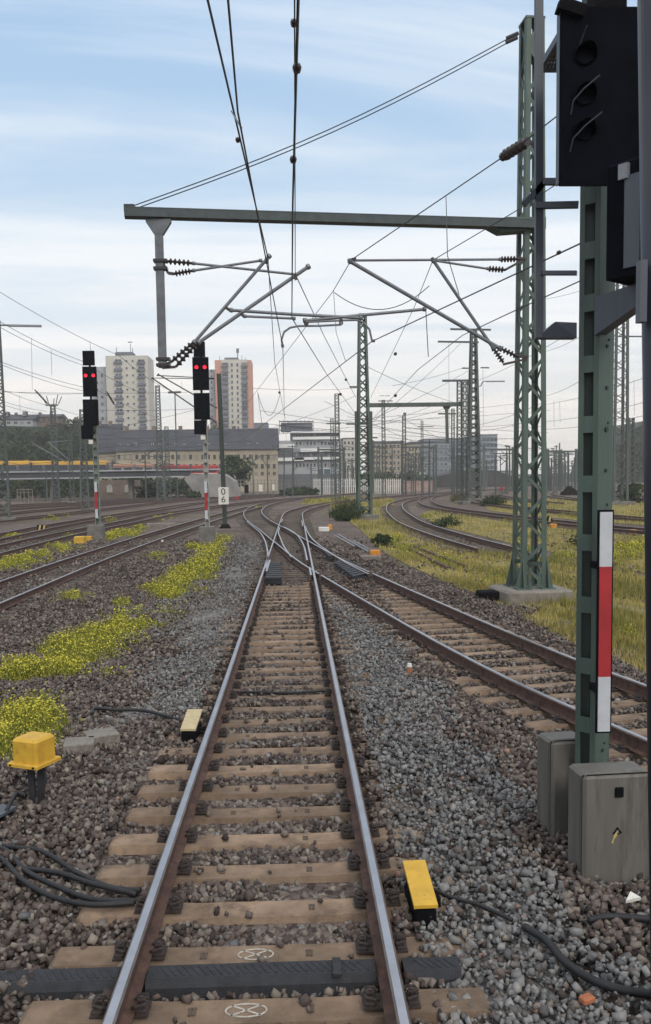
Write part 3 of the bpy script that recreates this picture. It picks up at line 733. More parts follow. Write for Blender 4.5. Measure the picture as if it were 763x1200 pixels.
# ------------------------------------------------------------------ light signals
def visor(mb, c, r, l, m=0, ang=200):
    """curved hood over a lamp, open below, pointing to -Y"""
    n = 10; v = []; f = []
    for k in range(n+1):
        a = R(90-ang/2+ang*k/n)
        for (rr, yy, dz) in ((r, 0, 0), (r*.96, -l*(.35+.65*math.sin(max(0, min(math.pi, a)))), -.02), (r*.90, -l*(.35+.65*math.sin(max(0, min(math.pi, a)))), -.02), (r*.92, 0, 0)):
            v.append((c[0]+rr*math.cos(a), c[1]+yy, c[2]+rr*math.sin(a)+dz))
    for k in range(n):
        for i in range(4): f.append((k*4+i, k*4+(i+1) % 4, (k+1)*4+(i+1) % 4, (k+1)*4+i))
    mb.add(v, f, m)
def head(parent, name, cx, cz, y, w_, h_, lamps, lit=(), vis=.1, M=None, dep=.12):
    """a signal screen with its lamps in local coordinates (front towards -Y)"""
    mb = MB(); mb.box((cx, y, cz), (w_, dep, h_), bev=.02); mb.box((cx, y-dep/2+.0, cz), (w_+.03, .018, h_+.03), bev=.008)
    o = mb.build(name, BLACK, parent)
    for k, (lx, lz, r) in enumerate(lamps):
        c = (cx+lx, y-dep/2-.012, cz+lz); mb = MB()
        mb.tube([(c[0], c[1], c[2]), (c[0], c[1]-.02, c[2])], r, 14); mb.build('lamp', REDLAMP if k in lit else BLACK, o, org=ORG[o.name])
        mb = MB(); visor(mb, (c[0], c[1], c[2]), r*1.35, vis); mb.build('visor', BLACK, o)
    return o
def fix(o):
    for c in kids(o):
        fix(c)
def light_signal(label, base, mast_w, mast_h, heads, plate_z, slim=False, block=(.8, .7, .8), mast_dx=0.0, m=None):
    s = thing('light_signal', label, 'railway signal', base); B_ = Vector(base)
    mb = MB(); 
    if slim:
        for sx in (-1, 1): mb.box((B_.x+mast_dx+sx*mast_w*.42, B_.y, B_.z+mast_h/2), (mast_w*.16, mast_w*.7, mast_h))
        k = 0
        while k*.45 < mast_h-.3: mb.box((B_.x+mast_dx, B_.y-mast_w*.35, B_.z+.3+k*.45), (mast_w*.68, .02, .16)); k += 1
        mb.box((B_.x+mast_dx, B_.y+mast_w*.3, B_.z+mast_h/2), (mast_w*.66, .015, mast_h))
    mb.build('mast', m or GREENFAR, s)
    mb = MB(); mb.box((B_.x+.0, B_.y, B_.z+block[2]/2-.15), (block[0], block[1], block[2]+.3), bev=.03); mb.build('foundation', CONCD, s)
    for (nm, cx, cz, w_, h_, lamps, lit) in heads:
        o = head(s, nm, B_.x+cx, B_.z+cz, B_.y-.22, w_, h_, lamps, lit)
    px_, pw = mast_dx, .13
    mb = MB(); z0, z1, z2, z3 = plate_z
    for (za, zb, mi) in ((z0, z1, 0), (z1, z2, 1), (z2, z3, 0)):
        mb.box((B_.x+px_-.02, B_.y-mast_w*.5-.05, B_.z+(za+zb)/2), (pw, .012, zb-za), m=mi)
    mb.build('striped_plate', [WHITE, RED], s)
    mb = MB(); mb.box((B_.x-.05, B_.y-.24, B_.z+heads[-1][2]-heads[-1][4]/2-.16), (.22, .02, .2)); mb.build('number_plate', OFFW, s)
    mb = MB()
    for (nm, cx, cz, w_, h_, lamps, lit) in heads: mb.box((B_.x+cx*.5+mast_dx*.5, B_.y-.09, B_.z+cz), (abs(cx)+.14, .14, .06)); 
    top = heads[0]; mb.box((B_.x+heads[1][1], B_.y-.14, B_.z+(top[2]+heads[-1][2])/2), (.1, .06, top[2]-heads[-1][2])); mb.build('head_bracket', BLACKM, s)
    return s
lm5 = [(-.19, .30, .085), (.19, .30, .085), (0, -.05, .05), (-.2, -.4, .07), (.2, -.52, .07)]
lm4 = [(-.22, .3, .085), (.22, .34, .085), (-.2, -.15, .07), (.2, -.3, .07)]
def sig_from_px(label, bpx, bl_w, heads_px, mast_px, plate_px, mm):
    b = G(*bpx, GZ); Y = b.y; out_ = []
    for (nm, x0, y0, x1, y1, lamps, lit) in heads_px:
        p, q = at(x0, y0, Y-.25), at(x1, y1, Y-.25)
        out_.append((nm, (p.x+q.x)/2-b.x, (p.z+q.z)/2-GZ, q.x-p.x, p.z-q.z, lamps, lit))
    mx0, mx1 = at(mast_px[0], 540, Y).x, at(mast_px[1], 540, Y).x
    pz = [at(mast_px[0], y, Y).z-GZ for y in plate_px]
    return light_signal(label, (b.x, b.y, GZ), mx1-mx0, heads_px and at(110, heads_px[-1][2]-5, Y).z-GZ, out_, pz, True, (bl_w, bl_w*.9, .82), (mx0+mx1)/2-b.x, mm)
sig_from_px('farther light signal with two dim red lights, in front of the pale tower block', (113, 634), .78,
    [('top_indicator', 97, 411.5, 111, 428, [], ()), ('main_screen', 96.8, 430, 114, 464.5, lm5, (0, 1)), ('lower_screen', 97.3, 468.5, 115.7, 498.5, lm4, ()), ('low_indicator', 95.5, 499, 109, 514, [], ())],
    (109.5, 115.5), (607, 596.5, 576.5, 564.8), mat('pale_green_grey_paint', (.17, .20, .17), .7, 0, .25, 3))
sig_from_px('nearer light signal with two bright red lights beside the kilometre post', (243, 637), .72,
    [('top_indicator', 227, 401, 240.3, 418, [], ()), ('main_screen', 225.7, 419, 245, 457, lm5, (0, 1)), ('lower_screen', 227.3, 461, 246, 491.5, lm4, ()), ('low_indicator', 227.8, 493, 241.5, 508.5, [], ())],
    (238.5, 244), (608, 598, 577.5, 564), mat('pale_grey_paint', (.30, .30, .28), .7, 0, .25, 3))

# ---- the close signal on its channel post with ladder and cabinets' neighbour
SP = Vector((2.30, 6.92, GZ)); rs = R(-48)
S3 = thing('light_signal', 'close unlit light signal on a thick green batten post with a red and white plate', 'railway signal', SP)
MS = Matrix.Translation((SP.x, SP.y, 0)) @ Matrix.Rotation(rs, 4, 'Z')
zt = 6.6
mb = MB()
for sx in (-1, 1):
    mb.box((sx*.079, 0, (zt+GZ)/2), (.012, .22, zt-GZ), M=MS)
    for sy in (-1, 1): mb.box((sx*.06, sy*.105, (zt+GZ)/2), (.036, .012, zt-GZ-.004), M=MS)
mb.build('channel_post', GREEN, S3)
zb = [at(690, y, SP.y).z for y in (910, 846, 778, 707, 635, 567, 498, 428, 357, 296, 232, 160, 90)]
for z in zb:
    for sy in (-1, 1): mb = MB(); mb.box((0, sy*.1085, z), (.086, .007, .125), M=MS, bev=.003); mb.build('batten_plate', GREEN, S3)
mb = MB()
for k, z in enumerate(np.arange(.3, 6.0, .31)):
    mb.tube([MS @ Vector((.084, .0, z)), MS @ Vector((.098, .0, z))], .014 if k % 3 else .02, 10)
    if k % 2: mb.tube([MS @ Vector((.084, .03, z+.05)), MS @ Vector((.094, .03, z+.05))], .01, 8)
mb.build('bolts', GREEND, S3)
# red and white plate
mb = MB(); Yp = SP.y-.33
zz = [at(709, y, Yp).z for y in (857, 793, 664, 600)]; xc = at(709, 720, Yp).x
mb.box((xc, Yp+.012, (zz[0]+zz[3])/2), (.118, .016, zz[3]-zz[0]+.03), m=2)
for k, mi in enumerate((0, 1, 0)): mb.box((xc, Yp, (zz[k]+zz[k+1])/2), (.092, .014, zz[k+1]-zz[k]), m=mi)
for z in (zz[0]+.3, zz[2]): mb.box((xc-.02, Yp+.11, z), (.05, .2, .05), m=2)
mb.build('striped_plate', [WHITE, RED, BLACKM], S3)
# main screen facing the train
Yh = 6.52
p, q = at(659, 10, Yh), at(751, 215, Yh)
hd = head(S3, 'main_screen', (p.x+q.x)/2, (p.z+q.z)/2, Yh+.03, q.x-p.x, p.z-q.z, [(-.13, .27, .06), (-.13, .0, .06), (-.13, -.24, .06)], (), .12, dep=.05)
for (pts) in (((669, 134), (672, 118), (684, 104), (703, 88)), ((668, 178), (672, 162), (686, 147), (706, 131)), ((679, 54), (684, 40), (688, 30))):
    mb = MB(); mb.tube([at(x, y, Yh-.02-.13*k/3) for k, (x, y) in enumerate(pts)], .006, 6); mb.build('visor_rim', mat('hood_edge_highlight', (.035, .04, .055), .5), hd)  # lighter bluish colour paints the highlights along the hood edges
mb = MB(); mb.bar(at(654, 6, Yh), at(684, 16, Yh), .1, .08); mb.box((p.x+.36, Yh+.15, p.z+.25), (.22, .2, .5)); mb.build('top_bracket', BLACKM, S3)
mb = MB(); mb.box((p.x-.006, Yh+.05, (p.z+q.z)/2), (.012, .08, p.z-q.z-.02)); mb.build('screen_flange', NAVY, hd)
# second screen turned towards the side
M2 = Matrix.Translation(at(752, 262, 6.3)) @ Matrix.Rotation(R(38), 4, 'Z')
mb = MB(); mb.box((0, 0, 0), (.42, .3, .76), M=M2, bev=.02); o2 = mb.build('lower_screen', BLACK, S3)
mb = MB(); mb.box((-.215, -.06, -.03), (.02, .11, .6), M=M2); mb.build('side_cover', GREYB, o2)
mb = MB(); mb.box((-.225, .0, .3), (.03, .07, .1), M=M2); mb.build('hinge_box', GALV, o2)
mb = MB(); mb.prism([M2 @ Vector((.02, -.17, .42)), M2 @ Vector((.06, -.17, -.3)), M2 @ Vector((.0, -.42, -.12)), M2 @ Vector((-.02, -.5, .38))], M2.to_3x3() @ Vector((.02, 0, 0))); mb.build('visor', GREYB, o2)
# support arm and ladder
mb = MB(); a0, a1, b1, b0_ = at(697, 348, 6.75), at(697, 391, 6.75), at(752, 352, 6.35), at(752, 330, 6.35)
mb.prism([a0, b0_, b1, a1], (.012, .02, 0)); mb.prism([a0+Vector((.1, .14, 0)), b0_+Vector((.1, .14, 0)), b1+Vector((.1, .14, 0)), a1+Vector((.1, .14, 0))], (.012, .02, 0))
mb.prism([a1, b1, b1+Vector((.1, .14, 0)), a1+Vector((.1, .14, 0))], (0, 0, -.012)); mb.build('support_arm', GREYB, S3)
LD = thing('signal_ladder', 'grey steel ladder rail with a perforated step beside the close signal post', 'ladder', at(631, 395, 7.1))
mb = MB(); mb.bar(at(631.5, -60, 7.1), at(631.5, 396, 7.1), .058, .05, up=(0, 1, 0)); mb.build('rail_bar', GREYB, LD)
for (x0, y0, x1, y1, th) in ((637, 213, 676, 213, .045), (628, 241, 678, 240, .045), (636, 320, 676, 320, .03)):
    mb = MB(); mb.bar(at(x0, y0, 7.08), at(x1, y1, 6.98), .05, th); mb.build('stay', GREYB, LD)
mb = MB(); mb.bar(at(614, 240, 7.1), at(640, 212, 7.1), .05, .045); mb.build('stay', GREYB, LD)
mb = MB(); a0, a1 = at(631, 394, 7.1), at(675, 378, 6.95)
mb.prism([at(629, 396, 7.1), at(676, 396, 6.95), at(676, 378, 6.95), at(651, 377, 7.0)], (.0, .1, 0)); mb.build('step_bracket', GREYB, LD)
mb = MB(); gz = 6.14; ca, cb, cc, cd_ = [G(x, y, gz) for x, y in ((633, 80), (659, 80), (659, 40), (652, 40))]
ca2 = Vector((ca.x, cc.y, gz))
for k in range(9):
    t_ = k/8; mb.bar(ca.lerp(ca2, t_*.98), cb.lerp(cc, t_*.98), .02, .02)
for k in range(7):
    t_ = k/6; mb.bar(ca.lerp(cb, t_)+Vector((0, 0, .002)), ca2.lerp(cc, t_)+Vector((0, 0, .002)), .016, .02)
mb.bar(ca, cb, .03, .06); mb.bar(ca, ca2, .03, .06)
mb.build('perforated_step', GREYB, LD)
mb = MB(); c = G(673, 1012, -.2); mb.box((SP.x-.05, SP.y, -.235), (.5, .34, .05)); mb.build('base_plate', GREEND, S3)

# cabinets on the signal post
def cabinet(label, x0, y0, x1, y1, Y, dep, rz, sticker):
    p, q = at(x0, y0, Y), at(x1, y1, Y); w_, h_ = q.x-p.x, p.z-q.z
    c = Vector(((p.x+q.x)/2, Y+dep/2, (p.z+q.z)/2)); t = thing('equipment_cabinet', label, 'cabinet', (c.x, c.y, q.z))
    M = Matrix.Translation(c) @ Matrix.Rotation(rz, 4, 'Z')
    mb = MB(); mb.box((0, .03, 0), (w_-.02, dep-.06, h_-.02), M=M, bev=.02); mb.build('case', CAB, t)
    mb = MB(); mb.box((0, -dep/2+.028, 0), (w_-.012, .008, h_-.012), M=M); mb.build('seal', CABD, t)
    mb = MB(); mb.box((0, -dep/2, 0), (w_, .05, h_), M=M, bev=.022)
    d = mb.build('door', CAB, t)
    for s in (-1, 1): mb = MB(); mb.tube([M @ Vector((s*w_*.33, -dep/2-.03, -h_/2+.02)), M @ Vector((s*w_*.33, -dep/2-.035, -h_/2+.10))], .009, 6); mb.build('hinge', CAB, d)
    if sticker:
        mb = MB(); mb.box((-.01, -dep/2-.032, h_*.36), (.062, .02, .07), M=M, bev=.005); mb.build('lock', BLACKM, d)
        # worn lightning arrow sticker
        def S(x, z): return M @ Vector((x-.015, -dep/2-.0275, z+.02))
        mb = MB(); mb.prism([S(-.05, -.075), S(-.03, -.03), S(-.038, -.03), S(-.0, .015), S(.004, .015), S(-.012, -.02), S(-.003, -.02), S(-.03, -.055), S(-.034, -.085)], M.to_3x3() @ Vector((0, -.002, 0)), m=0)
        mb.prism([S(-.005, -.02), S(.03, -.005), S(-.004, .04), S(-.04, -.012), S(-.03, -.015), S(-.004, .022), S(.015, -.002)], M.to_3x3() @ Vector((0, -.003, 0)), m=1)
        mb.build('warning_sticker', [YELDIRT, BLACKM], d)
    else:
        mb = MB(); mb.box((w_*.32, -dep/2-.032, .0), (.035, .02, .3), M=M, bev=.004)
        for z in (.17, -.17, .26): mb.tube([M @ Vector((w_*.18, -dep/2-.02, z)), M @ Vector((w_*.18, -dep/2-.05, z))], .018, 8)
        mb.build('handle', GALV, d)
    mb = MB(); mb.box((0, .05, -h_/2-.09), (.1, .1, .2), M=M); mb.build('stand', BLACKM, t)
    return t
cabinet('grey cabinet with lock and arrow sticker in front of the signal post', 680, 908, 765, 1044, 6.33, .32, R(4), True)
cabinet('grey cabinet half hidden behind the signal post', 641, 868, 690, 983, 7.02, .3, R(9), False)
mb = MB(); pc, pd = at(764.5, 0, 4.6), at(773, 700, 4.6); mb.tube([pd.lerp(pc, 1.2), pd.lerp(pc, (GZ-.1-pd.z)/(pc.z-pd.z))], .07, 20)
dp = thing('dark_post', 'dark navy round post standing closest to the train', 'post', (at(773, 700, 4.6).x, 4.6, GZ))
mb.build('pole', NAVY, dp, smooth=True)
mb = MB(); c = at(753, 342, 4.55); mb.box((c.x-.005, c.y, c.z), (.035, .06, .30)); mb.build('clamp_plate', GREYB, dp)

# ------------------------------------------------------------------ kilometre post
kb = G(264, 619, GZ); KP = thing('kilometre_post', 'thin black post with a white board reading 0 6', 'post', (kb.x, kb.y, GZ))
kt = at(256.5, 438, kb.y)
mb = MB(); mb.bar((kb.x, kb.y, GZ), (kt.x, kt.y, kt.z), .27, .22, up=(0, 1, 0)); mb.build('pole', GREEND, KP)
mb = MB(); mb.box((kb.x, kb.y, GZ+.1), (.75, .6, .3), taper=.55); mb.build('base', BLACKM, KP)
sc_ = at(262, 581, kb.y-.2); mb = MB(); hw = (at(268, 581, kb.y).x-at(256, 581, kb.y).x); hh_ = at(262, 571, kb.y).z-at(262, 591, kb.y).z
mb.box(sc_, (hw, .03, hh_), bev=.012); brd = mb.build('board', OFFW, KP)
for ch, dz in (('0', .24), ('6', -.24)):
    cu = bpy.data.curves.new('digit', 'FONT'); cu.body = ch; cu.size = .62; cu.align_x = 'CENTER'; cu.align_y = 'CENTER'; cu.extrude = .004
    o = bpy.data.objects.new('digit', cu); COL.objects.link(o)
    dg = bpy.context.evaluated_depsgraph_get(); me = bpy.data.meshes.new_from_object(o.evaluated_get(dg)); bpy.data.objects.remove(o)
    o = bpy.data.objects.new('digit', me); COL.objects.link(o); me.materials.clear(); me.materials.append(BLACKM); o.parent = brd
    o.location = Vector((sc_.x-.01, sc_.y-.018, sc_.z+dz-.0))-Vector((kb.x, kb.y, GZ)); o.rotation_euler = (math.pi/2, 0, 0); o.scale = (.95, .9, 1)
def pk(x, y): return at(x, y, kb.y)
cantilever('cantilever', 'dark cantilever arms reaching out from the kilometre post past the red signal',
    [((254, 495), (179, 443.5), .045), ((254, 478), (186, 439), .04), ((251, 443.5), (185, 440), .03), ((251, 444), (179, 443), .025)], [((243, 443.5), (251, 443.5)), ((244, 488.5), (254, 495.5))], [], .04, fn=pk, tubem=GREENFAR)

# ------------------------------------------------------------------ other masts
def mast_px(label, bx, by, tx, ty, w0, w1, Y=None, arms_px=(), m=None, group=None, nx=None, rz=.1, found=True, cross=False, name='lattice_mast', bs=None):
    b = G(bx, by, GZ) if Y is None else Vector((at(bx, 570, Y).x, Y, GZ))
    Yv = b.y; h = at(tx, ty, Yv).z-GZ
    arms = []
    for (x0, x1, y, th) in arms_px:
        z = at((x0+x1)/2, y, Yv).z-GZ; arms.append((z, at(x0, y, Yv).x-b.x, at(x1, y, Yv).x-b.x, th))
    return far_mast(name, label, b, h, w0*Yv/F, w1*Yv/F, m, arms, group, nx, rz, found, cross=cross, bs=bs), b
m2, b2 = mast_px('green lattice mast standing behind the dark shrub', 427, 609, 423.5, 368, 15.5, 7, None, [(409, 419, 454, .12), (405, 432, 497, .12), (430, 442, 513, .1)], GREEN, nx=26, rz=.12)
# weight casing around its lower middle
mb = MB(); Y2 = b2.y
for x0, x1 in ((416, 421), (430.5, 437)):
    p, q = at(x0, 482, Y2-.1), at(x1, 567, Y2-.1); mb.box(((p.x+q.x)/2-b2.x, .0, (p.z+q.z)/2-GZ), (q.x-p.x, .3, p.z-q.z))
for k in range(16): mb.box((0, -.42, 3+k*.28), (.75, .05, .05))
o = mb.build('tension_weights', GREENFAR, m2, org=(0, 0, 0)); o.location = (0, 0, 0)
mast_px('slim dark lattice mast left standing in front of the white terraced building', 396, 581.5, 393.5, 461.5, 5.6, 4.2, 118, [(382, 399, 496.5, .16)], GREENFAR, nx=34, found=False)
mast_px('short mast paired with the slim dark lattice mast', 390, 581, 389, 490, 3.6, 3.0, 122, [], GREENFAR, nx=24, found=False)
mast_px('short dark mast just beyond the slim lattice mast', 401, 575, 400, 514, 3, 2.4, 130, [], GREENFAR, nx=18, found=False)
hm, hb = mast_px('slim lattice mast with two little horns on its head', 450, 575, 450.5, 469, 4.2, 3.0, 140, [(443, 460, 470, .14), (444.5, 450, 464, .08), (451, 457, 464, .08)], GREENFAR, nx=30, found=False)
mast_px('bare lattice mast with a small knob on top', 474, 574, 474, 487, 4.2, 3.2, 140, [(472.5, 475.5, 485, .35)], GREENFAR, nx=26, found=False)
mast_px('plain dark mast with a thin side arm near its top', 495, 570, 495, 493, 2.4, 2.2, 140, [(489, 508, 500, .12)], GREENFAR, nx=26, found=False)
# second portal
pbm, pbb = mast_px('pair of stout dark lattice legs carrying a second cross beam', 538.5, 588, 538, 447, 6.0, 4.8, 98, [(431, 541, 474.5, .42), (518, 549, 446.3, .22)], GREENFAR, nx=34, rz=0, name='portal_mast')
mast_px('twin lattice leg standing close to the second portal', 545, 589, 543.5, 448, 5.6, 4.6, 97, [], GREENFAR, nx=34, rz=.3)
Y8 = 98; mb = MB(); p0, p1 = at(523.3, 476, Y8), at(524.3, 519, Y8)
dq = thing('drop_post', 'dark drop post hanging from the second portal beam', 'drop post', p0)
mb.bar(p0, p1, .3, .3, up=(0, 1, 0)); mb.build('post', GREENFAR, dq); mb = MB(); mb.prism([at(518.5, 475.5, Y8), at(529, 475.5, Y8), at(525, 481, Y8), at(522, 481, Y8)], (0, .2, 0)); mb.build('head_plate', GREENFAR, dq)
m9, b9 = mast_px('broad lattice lamp mast in front of the blue grey office block', 555, 587.6, 556, 388, 14, 5, None, [(526, 575, 386.6, .2), (511, 560, 401.5, .2), (540, 551, 432, .14), (563, 573, 431, .14)], GREENFAR, nx=38, rz=.15)
def lampm(parent, b, pts, x0, x1, y):
    Yv = b.y; o = Vector((b.x, b.y, GZ)); mb = MB(); mb.tube([at(*p, Yv)-o for p in pts], .06, 6); q = mb.build('lamp_arm', GREENFAR, parent, org=(0, 0, 0)); q.location = (0, 0, 0)
    p, r_ = at(x0, y, Yv)-o, at(x1, y-(.6), Yv)-o; mb = MB(); mb.bar(p, r_, .3, .14, up=(0, 0, 1)); q = mb.build('lamp_head', GALV, parent, org=(0, 0, 0)); q.location = (0, 0, 0)
lampm(m9, b9, [(553, 453), (549, 453), (548, 447.5), (545, 446)], 518, 545, 446.3)
lampm(m9, b9, [(560, 453), (564, 452), (566, 447.5), (569, 446.3)], 570, 593, 446.8)
m10, b10 = mast_px('tall lattice mast right behind the signal post', 724, 592, 722, 300, 17, 12, None, [(722, 757, 395, .12), (723, 735, 264, .1), (727, 757, 330, .1)], GREENFAR, nx=30, rz=.1, bs=.07)
mast_px('lattice mast in front of the dark hill by the navy post', 738.5, 590, 736.5, 490, 8, 5.5, 105, [(733, 744, 528, .12), (737, 746, 502, .12)], GREENFAR, nx=30, found=False)
mast_px('pale lattice mast with a cross arm just beside the second portal leg', 531, 580, 531.5, 479, 3.4, 3, 128, [(513, 534, 485, .2)], GREENFAR, nx=40, found=False)
# masts of the yard on the other side
ml1, bl1 = mast_px('green lattice lamp mast at the picture\'s edge beside the bridge', 5, 612, -7, 375, 13, 8, None, [], GREENFAR, nx=30, rz=.2)
lampm(ml1, bl1, [(-7, 384), (0, 381), (10, 380.5)], 10, 47, 381)
ml2, bl2 = mast_px('lattice mast with spiky insulator head in front of the wooded hill', 65.5, 583, 61, 474, 7.5, 4.5, 130, [(54, 68, 475, .2)], GREENFAR, nx=34, found=False)
mb = MB()
for dx, hgt in ((-1.0, .9), (-.6, 1.3), (.2, .9), (.6, 1.5), (1.0, 1.2)): mb.tube([(dx*.8, -.2, at(61, 474, 130).z-GZ), (dx*1.3, -.2, at(61, 474, 130).z-GZ+hgt*.9)], .06, 6)
o = mb.build('insulator', INSUL, ml2, org=(0, 0, 0)); o.location = (0, 0, 0)
ml3, bl3 = mast_px('plain square post with slanting cantilever before the bridge', 85, 591, 82, 509, 4.6, 3.2, None, [(76, 88, 540, .12)], GREENFAR, nx=3, found=True, name='concrete_mast')
mast_px('green lattice mast just beside the farther red signal', 100.5, 598, 98, 480, 8, 5, None, [], GREENFAR, nx=30, found=False)
mast_px('dark lattice mast standing before the bridge abutment arches', 188, 582, 185, 452, 8, 4.2, 128, [(176, 200, 535, .12)], GREENFAR, nx=40, found=False)
mast_px('second lattice mast close behind the one at the bridge end', 197, 583, 196, 500, 5.5, 4, 132, [], GREENFAR, nx=26, found=False)
def pole_px(label, bx, tx, ty, w_, Y, arms_px=(), m=None, group=None, name='yard_pole'):
    t = thing(name, label, 'pole', (at(bx, 575, Y).x, Y, GZ), group); b = Vector(t.location); h = at(tx, ty, Y).z
    mb = MB(); mb.tube([b, (at(tx, ty, Y).x, Y, h)], [w_*Y/F/2*1.2, w_*Y/F/2*.8], 8); mb.build('pole', m or GREENFAR, t)
    for (x0, y0, x1, y1, th) in arms_px:
        mb = MB(); mb.bar(at(x0, y0, Y-.1), at(x1, y1, Y-.1), th, th); mb.build('arm', m or GREENFAR, t)
    return t
pole_px('thin lamp pole with a T head in front of the slate roofs', 208, 205, 460, 1.6, 150, [(197, 460, 212, 459.5, .3)])
pole_px('thin pole with a slanting arm before the beige terrace', 171, 170, 530, 1.8, 135, [(163, 540, 179, 528, .15)])
pole_px('thin pole beside the dark round tree at the terrace', 297, 296, 533, 1.3, 150, [(296, 541, 305, 535, .15)])
pole_px('thin pole at the corner of the beige terrace', 314, 313, 532, 1.3, 150, [(306, 536, 314, 548, .15)])
pole_px('dark signal pole below the construction scaffolding', 333, 333, 528, 1.6, 140, [(318, 521, 333, 536, .18)])
pole_px('bent lamp pole at the blue office tower\'s foot', 592, 594, 522, 1.3, 150, [(592, 522.5, 597, 523, .2)])
pole_px('pole with a long arm over the hazy yard', 581, 580, 531, 1.6, 120, [(574, 531.5, 600, 531.5, .12)])
for k in range(105):
    x = random.choice([random.uniform(322, 420), random.uniform(405, 600), random.uniform(430, 640), random.uniform(640, 676), random.uniform(640, 676), random.uniform(20, 240)]); Y = random.uniform(140, 260)
    hpx = random.uniform(30, 62) if x > 300 else random.uniform(18, 40)
    y = 572-hpx*(140/Y)**.6
    s = random.choice((-1, 1)); arm = [(x-2, y+4, x+s*random.uniform(6, 11), y+4.5, .14), (x, y+13, x+s*random.uniform(7, 11), y+6, .11)]
    if k % 3 == 0: arm.append((x-6, y+2, x+6, y+2, .12))
    pole_px('one of many thin far catenary poles with side arms in the hazy yard', x, x+random.uniform(-.6, .4), y, random.uniform(1.2, 2.3), Y, arm, None, 'thin far catenary poles')
for (x0, x1, y, Y) in ((436, 472, 519, 170), (470, 512, 524, 190), (566, 602, 527, 180), (372, 404, 527, 175), (641, 676, 529, 190)):
    t = thing('yard_portal', 'one of the far portal frames spanning tracks deep in the yard', 'portal frame', (at((x0+x1)/2, 575, Y).x, Y, GZ), 'far portal frames')
    mb = MB(); mb.bar(at(x0, y, Y), at(x1, y, Y), .35, .35); mb.build('beam', GREENFAR, t)
    for x in (x0+1, x1-1): mb = MB(); mb.bar(at(x, y-3, Y), Vector((at(x, y, Y).x, Y, GZ)), .4, .4); mb.build('leg', GREENFAR, t)
def pl3(x, y): return at(x, y, bl3.y)
cantilever('cantilever', 'pale slanting cantilever arms on the plain square post', [((39, 520), (82, 544), .05), ((56.6, 518), (83, 541), .05), ((54, 519), (83, 516), .04)], [], [], .05, fn=pl3, tubem=GALV)

# ------------------------------------------------------------------ small track-side things
def px_box(mb, x0, y0, x1, y1, Y, dep, m=0, bev=0, rz=0):
    p, q = at(x0, y0, Y), at(x1, y1, Y); mb.box(((p.x+q.x)/2, Y+dep/2, (p.z+q.z)/2), (q.x-p.x, dep, p.z-q.z), rz, m, bev=bev); return mb
# yellow junction box close by
jb = thing('junction_box', 'big clean yellow box on black legs beside the concrete slabs', 'junction box', (-2.62, 8.35, GZ))
Yj = 8.2; p, q = at(13, 868, Yj), at(56, 903, Yj); c = ((p.x+q.x)/2, Yj+.15)
M = Matrix.Translation((c[0], c[1], 0)) @ Matrix.Rotation(R(-24), 4, 'Z'); wj = .285
mb = MB(); h0, h1 = at(30, 897, Yj).z, at(30, 864, Yj+.1).z
mb.box((0, 0, (h0+h1)/2), (wj, wj, h1-h0), M=M, bev=.025, taper=.92); mb.build('hood', YELLOW, jb)
mb = MB(); mb.box((0, 0, h0-.008), (wj+.06, wj+.06, .035), M=M, bev=.008); mb.build('flange', YELLOW, jb)
for sx in (-1, 1): mb = MB(); mb.tube([M @ Vector((sx*.13, -wj/2-.033, h0-.008)), M @ Vector((sx*.13, -wj/2-.043, h0-.008))], .010, 8); mb.build('screw', BLACKM, jb)
mb = MB()
for x, y in ((-.05, 0), (.05, .03)): mb.bar(M @ Vector((x, y, h0)), M @ Vector((x*.6, y, GZ-.05)), .055, .055)
mb.tube([M @ Vector((.08, 0, h0)), M @ Vector((.1, .02, .0)), M @ Vector((.03, -.02, GZ))], .018, 6); mb.build('leg', RUBBER, jb)
# wheel sensors on the rail
def sensor(label, px0, Yc, w_, l_, h0, h1, m, lidz, rz):
    c = at(px0, 860, Yc); t = thing('wheel_sensor', label, 'wheel sensor', (c.x, Yc, -.2)); M = Matrix.Translation((c.x, Yc, 0)) @ Matrix.Rotation(rz, 4, 'Z')
    mb = MB(); mb.box((0, 0, (h0+h1-lidz)/2-.01), (w_*.92, l_*.95, h1-lidz-h0-.02), M=M, bev=.012); mb.box((.0, -l_*.1, h0), (w_*.7, l_*.5, .1), M=M); mb.box((w_*.6, 0, h1-.11), (w_*.5, .1, .06), M=M); mb.build('housing', BLACKM, t)
    mb = MB(); v = [(-w_/2, -l_/2, h1-lidz), (w_/2, -l_/2, h1-lidz), (w_/2, l_/2, h1+lidz), (-w_/2, l_/2, h1+lidz)]
    mb.prism([M @ Vector(a) for a in v], (0, 0, .022)); mb.build('lid', m, t)
sensor('faded cream lidded sensor on a black housing outside the rail with a cable', 225, 10.35, .175, .5, -.2, -.02, CREAM, .05, R(-3))
sensor('bright yellow lidded sensor on a black housing right beside the rail', 491, 5.98, .16, .48, -.2, -.03, YELLOW, .05, R(2))
